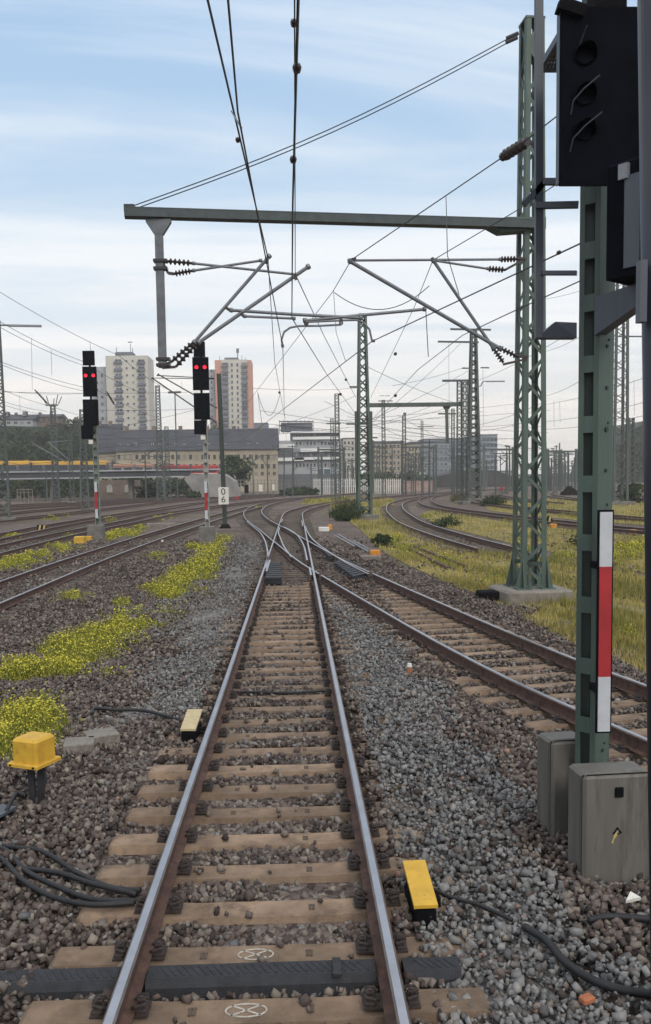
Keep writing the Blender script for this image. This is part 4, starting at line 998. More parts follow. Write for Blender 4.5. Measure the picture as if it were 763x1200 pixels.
# concrete slabs and plate
for (x, y, ln, wd, rz, lab) in ((93, 872, .33, .2, R(10), 'low grey concrete slab lying nearer the yellow junction box'), (119, 862, .36, .2, R(24), 'grey concrete slab with a black strap lying on the ballast')):
    c = G(x, y, -.16); mb = MB(); mb.box((c.x, c.y, -.18), (ln, wd*1.6, .12), rz, taper=.93, bev=.01); o = mb.build('concrete_slab', CONC, org=(c.x, c.y, -.2)); tag(o, lab, 'slab')
c = G(4, 955, -.17); mb = MB(); mb.box((c.x-.08, c.y, -.15), (.22, .34, .025), R(-20)); tag(mb.build('metal_plate', GREYB, org=(c.x, c.y, -.17)), 'flat blue grey metal plate lying on ballast under the yellow junction box', 'plate')
def cable(label, pts, r, z=-.16, name='cable', group=None, m=None):
    mb = MB(); P = [G(x, y, z+ (dz[0] if dz else 0)) for x, y, *dz in pts]
    Q = []
    for i in range(len(P)-1):
        a, b, c, d = P[max(0, i-1)], P[i], P[i+1], P[min(len(P)-1, i+2)]
        for t in np.linspace(0, 1, 8, endpoint=False): Q.append(.5*((2*b)+(c-a)*t+(2*a-5*b+4*c-d)*t*t+(-a+3*b-3*c+d)*t**3))
    Q.append(P[-1]); mb.tube(Q, r, 7); o = mb.build(name, m or CABLE, org=tuple(P[0]), smooth=True); tag(o, label, 'cable', group)
cable('black cable running from the ballast to the cream lidded sensor', [(108, 836), (112, 830), (135, 832), (170, 833), (212, 844)], .022)
for k, pts in enumerate(([(-30, 985), (10, 992), (50, 998), (90, 1022), (130, 1040), (165, 1043)], [(-30, 992), (5, 995), (30, 1020), (70, 1040), (110, 1054), (160, 1056)], [(-30, 1000), (0, 1005), (25, 1030), (60, 1050), (105, 1060), (158, 1058)], [(30, 1018), (70, 1023), (110, 1036), (160, 1048)])):
    cable('one of several black cables bundled toward the rail above the rubber duct', pts, .02, -.15, group='black cables at the rail')
cable('thin dark cable leaving the bright yellow lidded sensor', [(508, 1042), (530, 1052), (560, 1060), (600, 1078)], .014, -.13)
cable('thick dark cable curving over the stones below the front cabinet', [(615, 1086), (640, 1102), (660, 1125), (690, 1146), (730, 1160), (790, 1168)], .026, -.13)
cable('dark cable lying under the front cabinet', [(690, 1078), (720, 1074), (790, 1080)], .024, -.13)
cable('thin cable lying between the two tracks', [(505, 823), (530, 850), (560, 880), (580, 905)], .009, -.13)
cable('black cable hanging behind the yellow junction box', [(8, 950), (14, 938), (20, 930), (30, 932)], .02, -.14)
cable('black cable crossing between the middle sleepers', [(254, 811), (300, 811), (340, 812), (388, 809)], .018, -.17)
# rubber cable duct across the track
y0 = 5.165; dz = -.155
t = thing('cable_duct', 'black rubber cable duct laid across under the rails', 'cable duct', (MX, y0, -.2))
for (xa, xb) in ((-2.9, -1.085), (-.915, .425), (.595, .93)):
    mb = MB(); n_ = 12
    pr = [(-.115, -.25), (-.105, -.18), (-.07, -.135), (.07, -.135), (.105, -.18), (.115, -.25)]
    mb.prism([(xa, y0+a, z) for a, z in pr], (xb-xa, 0, 0))
    k = xa+.1
    while k < xb-.05:
        mb.box((k, y0, -.134), (.012, .12, .004), R(30)); k += .045
    if xa > -1 and xb < .5: mb.box((.2, y0-.02, -.13), (.05, .19, .02))
    mb.build('duct_cover', RUBBER, t)
# orange marker stone, broken tile
c = G(480, 786, -.14); mb = MB(); mb.tube([(c.x, c.y, -.2), (c.x, c.y, -.08)], [.045, .035], 10); mb.tube([(c.x, c.y, -.08), (c.x, c.y, -.03)], [.04, .03], 10, 1); tag(mb.build('marker_peg', [CLAY, OFFW], org=(c.x, c.y, -.2)), 'small orange and white peg in the ballast between the tracks', 'marker')
c = G(688, 1166, -.12); mb = MB(); mb.box((c.x, c.y, -.14), (.08, .06, .03), R(25), taper=.7, bev=.008); tag(mb.build('tile_shard', CLAY, org=(c.x, c.y, -.14)), 'orange clay shard among stones beside the thick dark cable', 'shard')
c = G(742, 1060, -.14); mb = MB(); mb.prism([(c.x-.05, c.y, -.13), (c.x+.02, c.y-.03, -.10), (c.x+.06, c.y+.02, -.12), (c.x, c.y+.05, -.09)], (0, 0, .02)); tag(mb.build('paper_scrap', OFFW, org=(c.x, c.y, -.13)), 'crumpled pale paper scrap on stones under the front cabinet', 'litter')
# chalk marks on sleepers
for (x, y, w_) in ((302, 1121, .11), (292, 1187, .115)):
    c = G(x, y, -.205); mb = MB(); n_ = 20
    k = round((c.y-mainY0)/.61); cy = mainY0+.61*k
    best = min([s for s in SLEEPERS if s[0] is not None and abs(s[0]-MX) < .1], key=lambda s: abs(s[1]-c.y)); so_ = best[2]
    o = (c.x-best[0], 0)
    ring = [(o[0]+w_*math.cos(2*math.pi*i/n_), .062*math.sin(2*math.pi*i/n_), -.2105) for i in range(n_+1)]
    for a, b in zip(ring[:-1], ring[1:]): mb.bar(a, b, .011, .004)
    for s in (-1, 1): mb.bar((o[0]-w_*.75, -.05*s, -.2105), (o[0]+w_*.75, .05*s, -.2105), .011, .004)
    q = mb.build('chalk_mark', CHALK, org=(0, 0, 0)); q.parent = so_; q.location = (0, 0, 0)
# point machines of the switch
def trk(label, name, cat, x0, y0, x1, y1, dep, m, extra=None):
    b = G((x0+x1)/2, y1, GZ); t = thing(name, label, cat, (b.x, b.y, GZ)); mb = MB(); px_box(mb, x0, y0, x1, y1, b.y-.1, dep, bev=.03); mb.build('case', m, t)
    if extra:
        mb = MB()
        for (a, b_, c, d, mm) in extra: px_box(mb, a, b_, c, d, b.y+.15, .35, bev=.03)
        mb.build('lid', mm, t)
    mb = MB(); mb.box((b.x, b.y+.2, GZ+.05), (.3, .5, .12)); mb.build('stand', BLACKM, t)
trk('grey point machine with an orange sign behind, nearer the portal mast', 'point_machine', 'point machine', 423, 651.5, 447, 658, .5, CONC, [(434, 645, 446, 651, ORANGE)])
trk('pale point machine with an orange lid, farther along the switch', 'point_machine', 'point machine', 373.5, 618, 386, 622.5, .5, OFFW, [(384.5, 615, 389.5, 621, ORANGE)])
def rods(label, segs, name='point_rod', m=GALV, r=.035, z=-.1):
    b = G(*segs[0][0], z); t = thing(name, label, 'rod', b)
    for a, c in segs:
        mb = MB(); mb.bar(G(*a, z), G(*c, z), r*2, r); mb.build('rod', m, t)
rods('pair of pale point rods between the two point machines', [((392, 627), (415, 640)), ((396, 626), (431, 646)), ((414, 634), (432, 643))])
rods('two old rails lying loose in the grass', [((472, 638.5), (525, 665)), ((480, 638), (547, 663.5))], 'loose_rail', RUST, .05, -.16)
trk('low grey trough with a black lid beside the portal mast foundation', 'cable_trough', 'trough', 562, 694, 592, 705, .5, BLACKM)
trk('long low concrete cover in the gravel beside the nearer red signal', 'concrete_cover', 'cover', 172, 613.5, 206, 617.5, .6, CONC)
trk('white topped little box on the rusty track', 'track_box', 'box', 182, 633, 191, 637, .3, OFFW)
trk('yellow junction box nearest the striped marker', 'junction_box', 'junction box', 86, 629, 98.5, 637.5, .5, YELLOW)
trk('second yellow junction box touching the signal foundation', 'junction_box', 'junction box', 98.8, 628.5, 107, 635, .5, YELLOW, [(99, 636, 103, 640, YELLOW)])
trk('small orange box by the dark curved track', 'junction_box', 'junction box', 646, 614, 653, 619, .4, ORANGE)
trk('small orange box in the yellow flowers behind the signal post', 'junction_box', 'junction box', 740, 621, 747.5, 626.5, .4, ORANGE)
for (x, y, lab) in ((49, 619.5, 'black and yellow striped marker standing between the tracks'), (641.5, 609, 'black and yellow striped marker beside the portal mast')):
    b = G(x, y+4.5, GZ); t = thing('striped_marker', lab, 'marker', (b.x, b.y, GZ)); p, q = at(x-5.5, y-4.5, b.y), at(x+5.5, y+4.5, b.y)
    mb = MB(); mb.box(((p.x+q.x)/2, b.y, (p.z+q.z)/2), (q.x-p.x, .04, p.z-q.z), bev=.01); mb.build('board', BLACKM, t)
    mb = MB(); W_, H_ = q.x-p.x, p.z-q.z
    for k in (0, 1):
        x0 = p.x+W_*(.05+.48*k); mb.prism([(x0, b.y-.026, q.z+.02), (x0+W_*.22, b.y-.026, q.z+.02), (x0+W_*.42, b.y-.026, p.z-.02), (x0+W_*.2, b.y-.026, p.z-.02)], (0, .004, 0))
    mb.build('stripe', YELDIRT, t)
    mb = MB(); mb.box(((p.x+q.x)/2, b.y+.05, GZ+.1), (.06, .06, .4)); mb.build('post', BLACKM, t)
for (x, y, w_, h_, m, lab, nm) in ((277.5, 583.5, 4, 4, RED, 'little red disc on a peg between far tracks', 'signal_disc'), (305.5, 572, 4.5, 8, OFFW, 'small white upright board far down the yard', 'white_board'), (320.5, 571, 3, 7, OFFW, 'smaller white upright board beside a far box', 'white_board'), (588.5, 572.5, 4, 3.5, RED, 'tiny red board far off beside the portal mast', 'signal_board'), (289, 573, 5, 10, BLACKM, 'dark upright box far down the yard', 'switch_box')):
    Y = 120; t = thing(nm, lab, 'track sign', at(x, y+h_/2, Y)); mb = MB(); px_box(mb, x-w_/2, y-h_/2, x+w_/2, y+h_/2, Y, .12, bev=.02); mb.build('board', m, t); mb = MB(); mb.bar(at(x, y+h_/2, Y), Vector((at(x, y, Y).x, Y, GZ)), .1, .1); mb.build('post', GREENFAR, t)
# coal heap
mb = MB(); c = at(668, 576, 135)
for i in range(60):
    a, r = random.uniform(0, 6.28), random.random()**.6; mb.box((c.x+math.cos(a)*r*1.1, 135+math.sin(a)*1.6*r, GZ+.15+(1-r)*random.uniform(.4, 1.1)), (.6, .6, .5), a)
tag(mb.build('dark_heap', BLACKM, org=(c.x, 135, GZ)), 'low black heap in the grass behind the portal mast', 'heap')

# ------------------------------------------------------------------ far setting: hill, buildings, bridge
WALLP = mat('pale_render', (.50, .475, .42), .9, 0, .1, .12, streak=True)
WALLG = mat('grey_panel_wall', (.34, .35, .365), .9, 0, .15, .15)
WALLB = mat('beige_terrace_wall', (.35, .30, .225), .9, 0, .15, .15)
WALLR = mat('salmon_wall', (.50, .25, .19), .9, 0, .12, .15)
SLATE = mat('dark_slate_roof', (.047, .05, .062), .85, 0, .2, .35)
GLASSD = mat('dark_window_glass', (.04, .045, .055), .2, 0, .3, .2)
GLASSM = mat('grey_window_glass', (.075, .085, .105), .25, 0, .3, .2)
CURT = mat('curtained_window', (.22, .22, .21), .5)
BALC = mat('grey_balcony', (.14, .155, .185), .8, 0, .2, .2)
CONS = mat('grey_concrete_shell', (.12, .13, .15), .9, 0, .3, .15)
CONSB = mat('blue_grey_block', (.16, .185, .215), .85, 0, .15, .1)
WHITEB = mat('white_parapet', (.70, .70, .69), .8, 0, .08, .2)
BRICK = mat('brown_brick', (.17, .125, .10), .9, 0, .25, .6)
BRIDGEM = mat('dark_bridge_girder', (.055, .057, .066), .8, 0, .2, .3)
HILLM = mat('wooded_hill_ground', (.022, .032, .020), .95, 0, .4, .05)
def bbox(name, parent, m, x0, y0, x1, y1, Y, dep, ybase=None):
    """a block whose front face spans the given outline at distance Y; base to the ground when y1 is None"""
    p = at(x0, y0, Y); q = at(x1, y0, Y); zt_ = p.z; zb_ = GZ-.5 if y1 is None else at(x0, y1, Y).z
    mb = MB(); mb.box(((p.x+q.x)/2, Y+dep/2, (zt_+zb_)/2), (q.x-p.x, dep, zt_-zb_)); return mb.build(name, m, parent)
def window(parent, x0, y0, x1, y1, Y, glass, frame, bal=None, dep=.25, bd=1.1):
    p, q = at(x0, y0, Y), at(x1, y1, Y); w_, h_ = q.x-p.x, p.z-q.z; cx, cz = (p.x+q.x)/2, (p.z+q.z)/2
    mb = MB(); t_ = min(w_, h_)*.09
    for a in (-1, 1): mb.box((cx+a*(w_/2-t_/2), Y-.04, cz), (t_, dep, h_))
    for a in (-1, 1): mb.box((cx, Y-.04, cz+a*(h_/2-t_/2)), (w_-2*t_, dep, t_))
    if w_ > h_*.9: mb.box((cx, Y-.04, cz), (t_*.7, dep*.8, h_-2*t_))
    glass = random.choice((glass, glass, GLASSD, GLASSM, CURT)) if glass in (GLASSD, GLASSM) else glass
    fr = mb.build('window', frame, parent)
    mb = MB(); mb.box((cx, Y-.02, cz), (w_-2*t_, .06, h_-2*t_)); mb.build('pane', glass, fr)
    if bal:
        mb = MB(); zb_ = q.z-.12; mb.box((cx, Y-bd/2, zb_), (w_*1.12, bd, .18)); mb.box((cx, Y-bd+.06, zb_+h_*.27), (w_*1.12, .1, h_*.42))
        for a in (-1, 1): mb.box((cx+a*w_*.55, Y-bd/2, zb_+h_*.27), (.08, bd, h_*.42))
        mb.build('balcony', bal, parent)
def building(label, x, Y, name='apartment_tower', cat='building', group=None): return thing(name, label, cat, (at(x, 560, Y).x, Y, GZ), group)
# pale tower
YT = 340; tw = building('pale cream tower block with two columns of balconies', 145, YT)
bbox('wall', tw, WALLP, 123.5, 417, 173, None, YT, 14)
bbox('side_wing', tw, WALLG, 107, 430, 124, None, YT+3, 14)
bbox('roof', tw, CONS, 135, 412.5, 155, 417.5, YT+3, 7)
for k in range(13):
    y = 420.5+k*8.35; o = k*.28
    window(tw, 134.2+o, y, 142.8+o, y+5.2, YT, GLASSM, WHITEB, BALC)
    window(tw, 161.3+o*.9, y+.5, 169.6+o*.9, y+5.6, YT, GLASSM, WALLG, BALC)
    for dx in (147, 154.2): window(tw, dx+o, y+1.2, dx+2.6+o, y+4, YT, GLASSD, WALLP)
    if k > 1:
        window(tw, 111+o*.5, y+1, 115+o*.5, y+5, YT+3, GLASSM, WALLG); window(tw, 117.5+o*.5, y+1, 121+o*.5, y+5, YT+3, GLASSD, WALLG)
mb = MB()
for x, y in ((136.5, 407), (155.5, 408), (153, 403)): mb.tube([at(x, y, YT+4), at(x+.3, 414, YT+4)], .12, 5)
mb.build('roof_antenna', CONS, tw)
mb = MB(); p = at(152.5, 401, YT+4); mb.box(p, (1.6, .4, .3)); mb.build('roof_dish', CONS, tw)
# salmon and cream tower
YT = 380; tw = building('cream and salmon tower block with a tall roof antenna', 273, YT)
bbox('wall', tw, WALLP, 259, 421.5, 290, None, YT, 13)
bbox('corner_wall', tw, WALLR, 251.5, 422, 259, None, YT+.2, 12.5); bbox('corner_wall', tw, WALLR, 290, 422, 294.5, None, YT-.3, 13)
bbox('side_wing', tw, WALLG, 244.5, 433, 251.5, None, YT+4, 10); bbox('roof', tw, CONS, 263, 419, 279, 422, YT+3, 7)
for k in range(15):
    y = 425+k*6.7; o = k*.1
    for x0, x1 in ((260, 267.2), (283, 289.6)): window(tw, x0+o, y, x1+o, y+4.4, YT, GLASSM, BALC, BALC)
    for x0 in (270.5, 277): window(tw, x0+o, y+.6, x0+2.4+o, y+4.6, YT, GLASSD if k % 3 else GLASSM, WALLP if k % 2 else WALLG)
    window(tw, 246.5+o, y+8, 249+o, y+11.5, YT+4, GLASSM, WALLG)
mb = MB(); mb.tube([at(278.5, 421, YT+4), at(278.5, 413, YT+4)], .2, 6); mb.tube([at(278.5, 413.5, YT+4), at(278.5, 408.5, YT+4)], .55, 8)
for x, y in ((257.5, 417), (283.5, 417), (287.5, 419)): mb.tube([at(x, y, YT+4), at(x, 423, YT+4)], .1, 5)
mb.build('roof_antenna', CONS, tw)
# slate roofed terrace
def terrace(label, x0, x1, yr, ye, yb, Y, wins, rows, dorm, name='terrace_row', wall=None, gl=None):
    t = building(label, (x0+x1)/2, Y, name)
    bbox('wall', t, wall or WALLB, x0, ye, x1, None, Y, 11)
    a, b = at(x0-1.5, ye-.6, Y-.6), at(x1+1.5, ye-.6, Y-.6); zr = at((x0+x1)/2, yr, Y+5.5).z; zt_ = a.z
    mb = MB(); mb.prism([(a.x, Y-.6, zt_), (a.x, Y+5.5, zr), (a.x, Y+11.6, zt_)], (b.x-a.x, 0, 0)); rf = mb.build('roof', SLATE, t)
    for k in range(wins):
        x = x0+(x1-x0)*(k+.5)/wins; ww = (x1-x0)/wins*.30
        for (ya, yb_) in rows: window(t, x-ww/1.0, ya, x+ww/1.0, yb_, Y, GLASSD, wall or WALLB)
    for k in range(dorm):
        x = x0+(x1-x0)*(k+.5)/dorm+random.uniform(-1, 1); yd = ye-random.uniform(5.5, 7.5); Yd = Y+1.2
        p, q = at(x-2, yd-3.4, Yd), at(x+2, yd+2.4, Yd); mb = MB(); mb.box(((p.x+q.x)/2, Yd+1.2, (p.z+q.z)/2), (q.x-p.x, 2.6, p.z-q.z)); o = mb.build('dormer', SLATE, rf)
        window(t, x-1.4, yd-2.6, x+1.4, yd+1.4, Yd-.12, GLASSM, WHITEB if k % 3 else WALLG)
    mb = MB()
    for k in range(max(2, dorm//3)):
        x = x0+(x1-x0)*(k+.4)/max(2, dorm//3); p = at(x, yr+1.5, Y+5.5); mb.box(p, (.9, .7, 2.2))
    mb.build('chimney', BRICK, rf)
    return t
terrace('long beige terrace under a dark slate roof with small dormers behind the bridge', 136, 325, 503, 529, 580, 225, 27, ((532.5, 538.5), (543.5, 549.5), (552.5, 557)), 20)
terrace('dark slate roofed house at the bridge with a round pair of windows', 112, 137, 497, 531, 580, 232, 3, ((541, 546),), 2, 'slate_roofed_house')
# houses on the hill
terrace('long dark roofed house on top of the wooded hill', -25, 38, 486, 492.5, 520, 300, 8, ((494, 497),), 3, 'hill_house', WALLG)
terrace('brown house with a white gable on the wooded hill', 42, 68, 485.5, 489, 520, 305, 4, ((490, 494),), 0, 'hill_house', BRICK)
mb = MB()
# construction shell and white banded building
YC = 235; t = building('dark unfinished concrete building shell beside the beige terrace', 307, YC, 'building_shell')
bbox('wall', t, CONS, 296, 503, 318, None, YC+9, 16); bbox('stair_tower', t, CONSB, 297.5, 495.5, 314, 530, YC+12, 8)
for k in range(7):
    for j in range(4): window(t, 299+j*4.6, 508+k*9, 302+j*4.6, 513+k*9, YC+9, GLASSD, CONS)
YC = 232; t = building('terraced grey office building with white bands and a scaffolded top floor', 360, YC, 'office_building')
for (x0, x1, y0, y1, dy, m) in ((319, 399, 556, None, 0, CONS), (320, 399, 541, 556, 1.0, WALLG), (321, 398, 529.5, 541, 2.0, CONS), (321.5, 396, 516.5, 529.5, 3.0, WALLG), (340, 398, 507, 516.5, 4.5, CONS)):
    bbox('storey', t, m, x0, y0, x1, y1, YC+dy, 18-dy)
for (x0, x1, y0, y1, dy) in ((319.5, 356, 536.5, 540.5, .7), (320, 345, 520.5, 525, 1.6), (352, 399, 525.5, 529.5, 1.6), (343, 398, 512, 515.2, 2.8), (345, 399, 536, 539, .7), (341, 400, 505.5, 507.5, 4.0)):
    bbox('white_band', t, WHITEB, x0, y0, x1, y1, YC+dy-.8, 1.4)
for k in range(12):
    for (y0, y1, dy) in ((518, 521.5, 3.0), (531, 535, 2.0), (508.5, 511.5, 4.5), (543, 547, 1.0)):
        x = 346.5+k*4.2
        if y0 > 515 or k < 12: window(t, x, y0, x+2.6, y1, YC+dy, GLASSD, WALLG)
window(t, 371, 549, 388, 556.5, YC+1.0, mat('teal_glass', (.06, .11, .125), .2), WHITEB)
sc = building('steel scaffolding frame around the unfinished top floor', 347, YC+5, 'scaffold', 'scaffolding')
mb = MB()
for x in np.linspace(327.5, 367, 9):
    for Y in (YC+4.6, YC+9): mb.bar(at(x, 492.5, Y), at(x, 508, Y), .16, .16, up=(0, 1, 0))
for y in (494, 499, 504):
    for Y in (YC+4.6, YC+9): mb.bar(at(327, y, Y), at(367.5, y, Y), .2, .3)
mb.build('lattice_frame', CONS, sc)
bbox('deck', sc, CONS, 329, 495.5, 366, 506, YC+6, 2.5)
# further buildings
def block(label, x0, x1, y0, Y, dep, m, cols, rows, fr=None, glass=None, name='office_block', ww=.6, roof=None):
    t = building(label, (x0+x1)/2, Y, name); bbox('wall', t, m, x0, y0, x1, None, Y, dep)
    bbox('roof', t, roof or CONS, x0-.3, y0-1.0, x1+.3, y0, Y-.3, dep+.6)
    for c in range(cols):
        for r in rows:
            x = x0+(x1-x0)*(c+.5)/cols; w_ = (x1-x0)/cols*ww/2; window(t, x-w_, r[0], x+w_, r[1], Y, glass or GLASSD, fr or m)
    return t
block('beige apartment block behind the slim mast', 402, 420, 514, 300, 15, WALLP, 4, [(517+k*7, 521+k*7) for k in range(5)], name='apartment_block')
block('sandy brown apartment block beside the horned mast', 432, 474, 518, 320, 15, WALLB, 9, [(521+k*6.5, 525+k*6.5) for k in range(5)], name='apartment_block')
block('low sandy block with a flat grey roof', 474, 494, 521, 330, 15, WALLB, 5, [(524+k*6.5, 528+k*6.5) for k in range(4)], name='apartment_block')
block('wide grey office block with bands of windows', 480, 530, 518.5, 380, 20, CONSB, 10, [(521+k*7, 525+k*7) for k in range(5)], WALLG, GLASSM, ww=.8)
block('blue grey office tower section with a stepped roof', 497, 553, 515, 400, 20, CONSB, 9, [(519+k*7, 523+k*7) for k in range(5)], CONSB, GLASSM, ww=.8)
block('pale blue office block closest to the portal mast', 561, 583, 510, 330, 20, mat('pale_blue_panels', (.25, .29, .335), .7, 0, .12, .1), 5, [(513+k*6.6, 517+k*6.6) for k in range(6)], CONSB, GLASSM, ww=.86)
block('low white workshop far behind the hazy yard', 548, 600, 553, 260, 12, WALLG, 8, [(556, 561)], WHITEB, GLASSD, name='workshop')
block('long low hall far behind the yard of thin poles', 596, 690, 557, 420, 12, CONSB, 12, [(558.5, 562)], WALLG, GLASSM, name='hall')
# white fence, graffiti wall, embankment
def wall(label, name, x0, x1, y0, Y, m, dep=.4, cat='wall', cap=None, posts=0):
    t = thing(name, label, cat, (at((x0+x1)/2, 570, Y).x, Y, GZ)); bbox('panel', t, m, x0, y0, x1, None, Y, dep)
    bbox('coping', t, cap or m, x0-.2, y0-.7, x1+.2, y0, Y-.1, dep+.2); return t
GRAF = mat('graffiti_wall', (.40, .34, .30), .9, 0, .0, .9, c2=(.24, .11, .09))
wall('long wall with reddish graffiti beneath the far embankment', 'graffiti_wall', 440, 508, 564.5, 190, GRAF, cap=CONC)
wall('grey white graffiti wall below the sandy block', 'graffiti_wall', 432, 500, 554, 225, mat('pale_graffiti', (.38, .38, .37), .9, 0, .1, .7, c2=(.2, .2, .19)), cap=CONC)
t = thing('picket_fence', 'whitish picket fence in front of the banded office building', 'fence', (at(405, 570, 170).x, 170, GZ))
mb = MB()
for k in range(46):
    x = 368+k*2.3; p = at(x, 561, 170); mb.box((p.x, 170, (p.z+GZ)/2), (.16, .06, p.z-GZ))
mb.build('picket', OFFW, t); mb = MB()
for y in (563, 570): mb.bar(at(367, y, 170.1), at(475, y, 170.1), .08, .15)
mb.build('rail', WALLG, t)
t = thing('bar_railing', 'grey bar railing with round posts in front of the terrace', 'railing', (at(320, 570, 180).x, 180, GZ)); mb = MB()
for k in range(26): x = 270+k*4; mb.bar(at(x, 562, 180), Vector((at(x, 562, 180).x, 180, GZ)), .12, .12)
for y in (562.5, 567): mb.bar(at(268, y, 180), at(374, y, 180), .1, .1)
mb.build('lattice_bars', CONC, t)
# embankment with track
mb = MB(); Y = 250; p = [at(480, 573, Y), at(506, 559, Y), at(552, 551, Y), at(580, 551, Y), at(640, 573, Y)]; p[0].z = p[4].z = GZ-.3
mb.prism(p, (0, 30, 0)); struct(mb.build('terrain', mat('dark_embankment', (.05, .048, .048), .95, 0, .3, .2)), label='dark sloping railway embankment')
# bridge
YB = 150
bg_ = thing('railway_bridge', 'long dark girder bridge with pale edges crossing behind the yard', 'bridge', (at(100, 580, YB).x, YB, GZ))
bbox('girder', bg_, BRIDGEM, -40, 554.8, 222, 561, YB, 7)
bbox('edge_strip', bg_, WALLG, -40, 553.2, 262, 554.7, YB-.35, .7); bbox('edge_strip', bg_, WALLG, -40, 561.2, 216, 562.7, YB-.3, .6)
for x in (-20, 58, 150): bbox('pier', bg_, CONCD, x, 562.8, x+5, None, YB+2, 2)
mb = MB()
for k in range(100): x = -38+k*3; mb.bar(at(x, 547, YB-.1), at(x, 554, YB-.1), .05, .05)
for y in (547, 549.2, 551.5): mb.bar(at(-40, y, YB-.1), at(262, y, YB-.1), .06, .06)
mb.build('lattice_railing', GREYB, bg_)
p = [at(216, 562, YB), at(221, 555, YB), at(262, 555.2, YB), at(275, 564, YB), at(280, 580, YB), at(235, 580, YB)]
for q in p[-2:]: q.z = GZ-.4
mb = MB(); mb.prism(p, (0, 8, 0)); mb.build('abutment', mat('pale_abutment', (.27, .265, .25), .9, 0, .15, .4, c2=(.16, .15, .15)), bg_)
ab = thing('arched_brick_building', 'low brown brick building with arched white windows under the bridge', 'building', (at(139, 575, 164).x, 164, GZ))
bbox('wall', ab, BRICK, 117, 563, 158, None, 164, 6)
for x0 in (125, 146):
    Y = 163.9; p, q = at(x0, 571, Y), at(x0+7, 577, Y); r = (q.x-p.x)/2; pts = [(p.x, Y, q.z), (q.x, Y, q.z)]+[((p.x+q.x)/2+r*math.cos(math.pi*k/10), Y, p.z+r*.9*math.sin(math.pi*k/10)) for k in range(11)]
    mb = MB(); mb.prism(pts, (0, -.12, 0)); mb.build('window', mat('pale_window_boards', (.34, .33, .31), .7, 0, .2, .9), ab)
# trains on the bridge
def train(label, cars, y0, y1, Y, body, stripe, roofm, name='train'):
    t = thing(name, label, 'train', (at(cars[0][0], 553, Y).x, Y, at(100, y1, Y).z))
    for (x0, x1) in cars:
        p, q = at(x0, y0, Y), at(x1, y1, Y); zt_, zb_ = p.z, q.z; w_ = q.x-p.x; cx = (p.x+q.x)/2; Hh = zt_-zb_
        mb = MB(); mb.box((cx, Y+1.3, (zb_+zt_)/2-.1), (w_-.25, 2.6, Hh-.2), bev=.12); car = mb.build('car_body', body, t)
        mb = MB(); mb.box((cx, Y+1.3, zt_-.28), (w_-.35, 2.7, .62), bev=.1); mb.build('roof', roofm, car)
        mb = MB(); n_ = max(2, int(w_/1.9))
        for k in range(n_): mb.box((cx-w_/2+w_*(k+.5)/n_, Y-.02, zb_+Hh*.56), (w_/n_*.74, .06, Hh*.3))
        mb.build('window_band', GLASSD, car)
        mb = MB(); mb.box((cx, Y-.01, zb_+Hh*.2), (w_-.4, .05, Hh*.16)); mb.build('stripe', stripe, car)
YTR = mat('ochre_train_paint', (.60, .34, .05), .5, 0, .1, .3); GTR = mat('grey_train_paint', (.13, .13, .135), .5); RTR = mat('red_train_paint', (.40, .035, .03), .45, 0, .1, .3); PTR = mat('faded_salmon_paint', (.42, .22, .15), .6)
train('long train with an ochre yellow roof on the bridge', [(-30, 5), (5.6, 36), (36.6, 66), (66.6, 95.5), (96, 126)], 540.5, 557, YB+2.2, GTR, RTR, YTR)
train('pale and salmon train cars standing between the yellow and red trains', [(131, 157), (157.6, 180)], 544, 557, YB+2.6, WALLG, PTR, PTR)
train('bright red train with a white stripe above the bridge end', [(186, 222), (222.6, 256)], 545.5, 558, YB+2.4, RTR, WHITEB, RTR)
t = thing('white_railing', 'white tube railing in the grass before the bridge', 'railing', (at(29, 580, 140).x, 140, GZ)); mb = MB()
for x in (20, 24, 28, 33, 38): mb.bar(at(x, 573.5, 140), Vector((at(x, 573, 140).x, 140, GZ)), .1, .1)
for y in (573.5, 577): mb.bar(at(20, y, 140), at(38.3, y, 140), .1, .1)
mb.build('lattice_bars', CONC, t)

# ------------------------------------------------------------------ vegetation
LEAF = attr_mat('leaf_green', [(0, (.014, .025, .013)), (1, (.085, .10, .038)), (.45, (.028, .046, .021)), (.8, (.05, .07, .028))], .9)
LEAFA = attr_mat('autumn_leaf', [(0, (.05, .045, .015)), (1, (.26, .17, .04)), (.5, (.12, .095, .03))], .9)
BARK = mat('dark_bark', (.06, .05, .042), .95, 0, .3, 3)
def quads(C_, size, n, rngl=rng, flat=.0):
    """randomly turned leaf quads round points"""
    a = rngl.normal(size=(n, 3)); a /= np.linalg.norm(a, axis=1)[:, None]; b = np.cross(a, rngl.normal(size=(n, 3))); b /= np.linalg.norm(b, axis=1)[:, None]
    s = size*rngl.uniform(.6, 1.3, n)[:, None]
    V = np.stack([C_-a*s-b*s*.55, C_+a*s-b*s*.55, C_+a*s+b*s*.55, C_-a*s+b*s*.55], 1).reshape(-1, 3)
    return V, np.arange(4*n).reshape(n, 4)
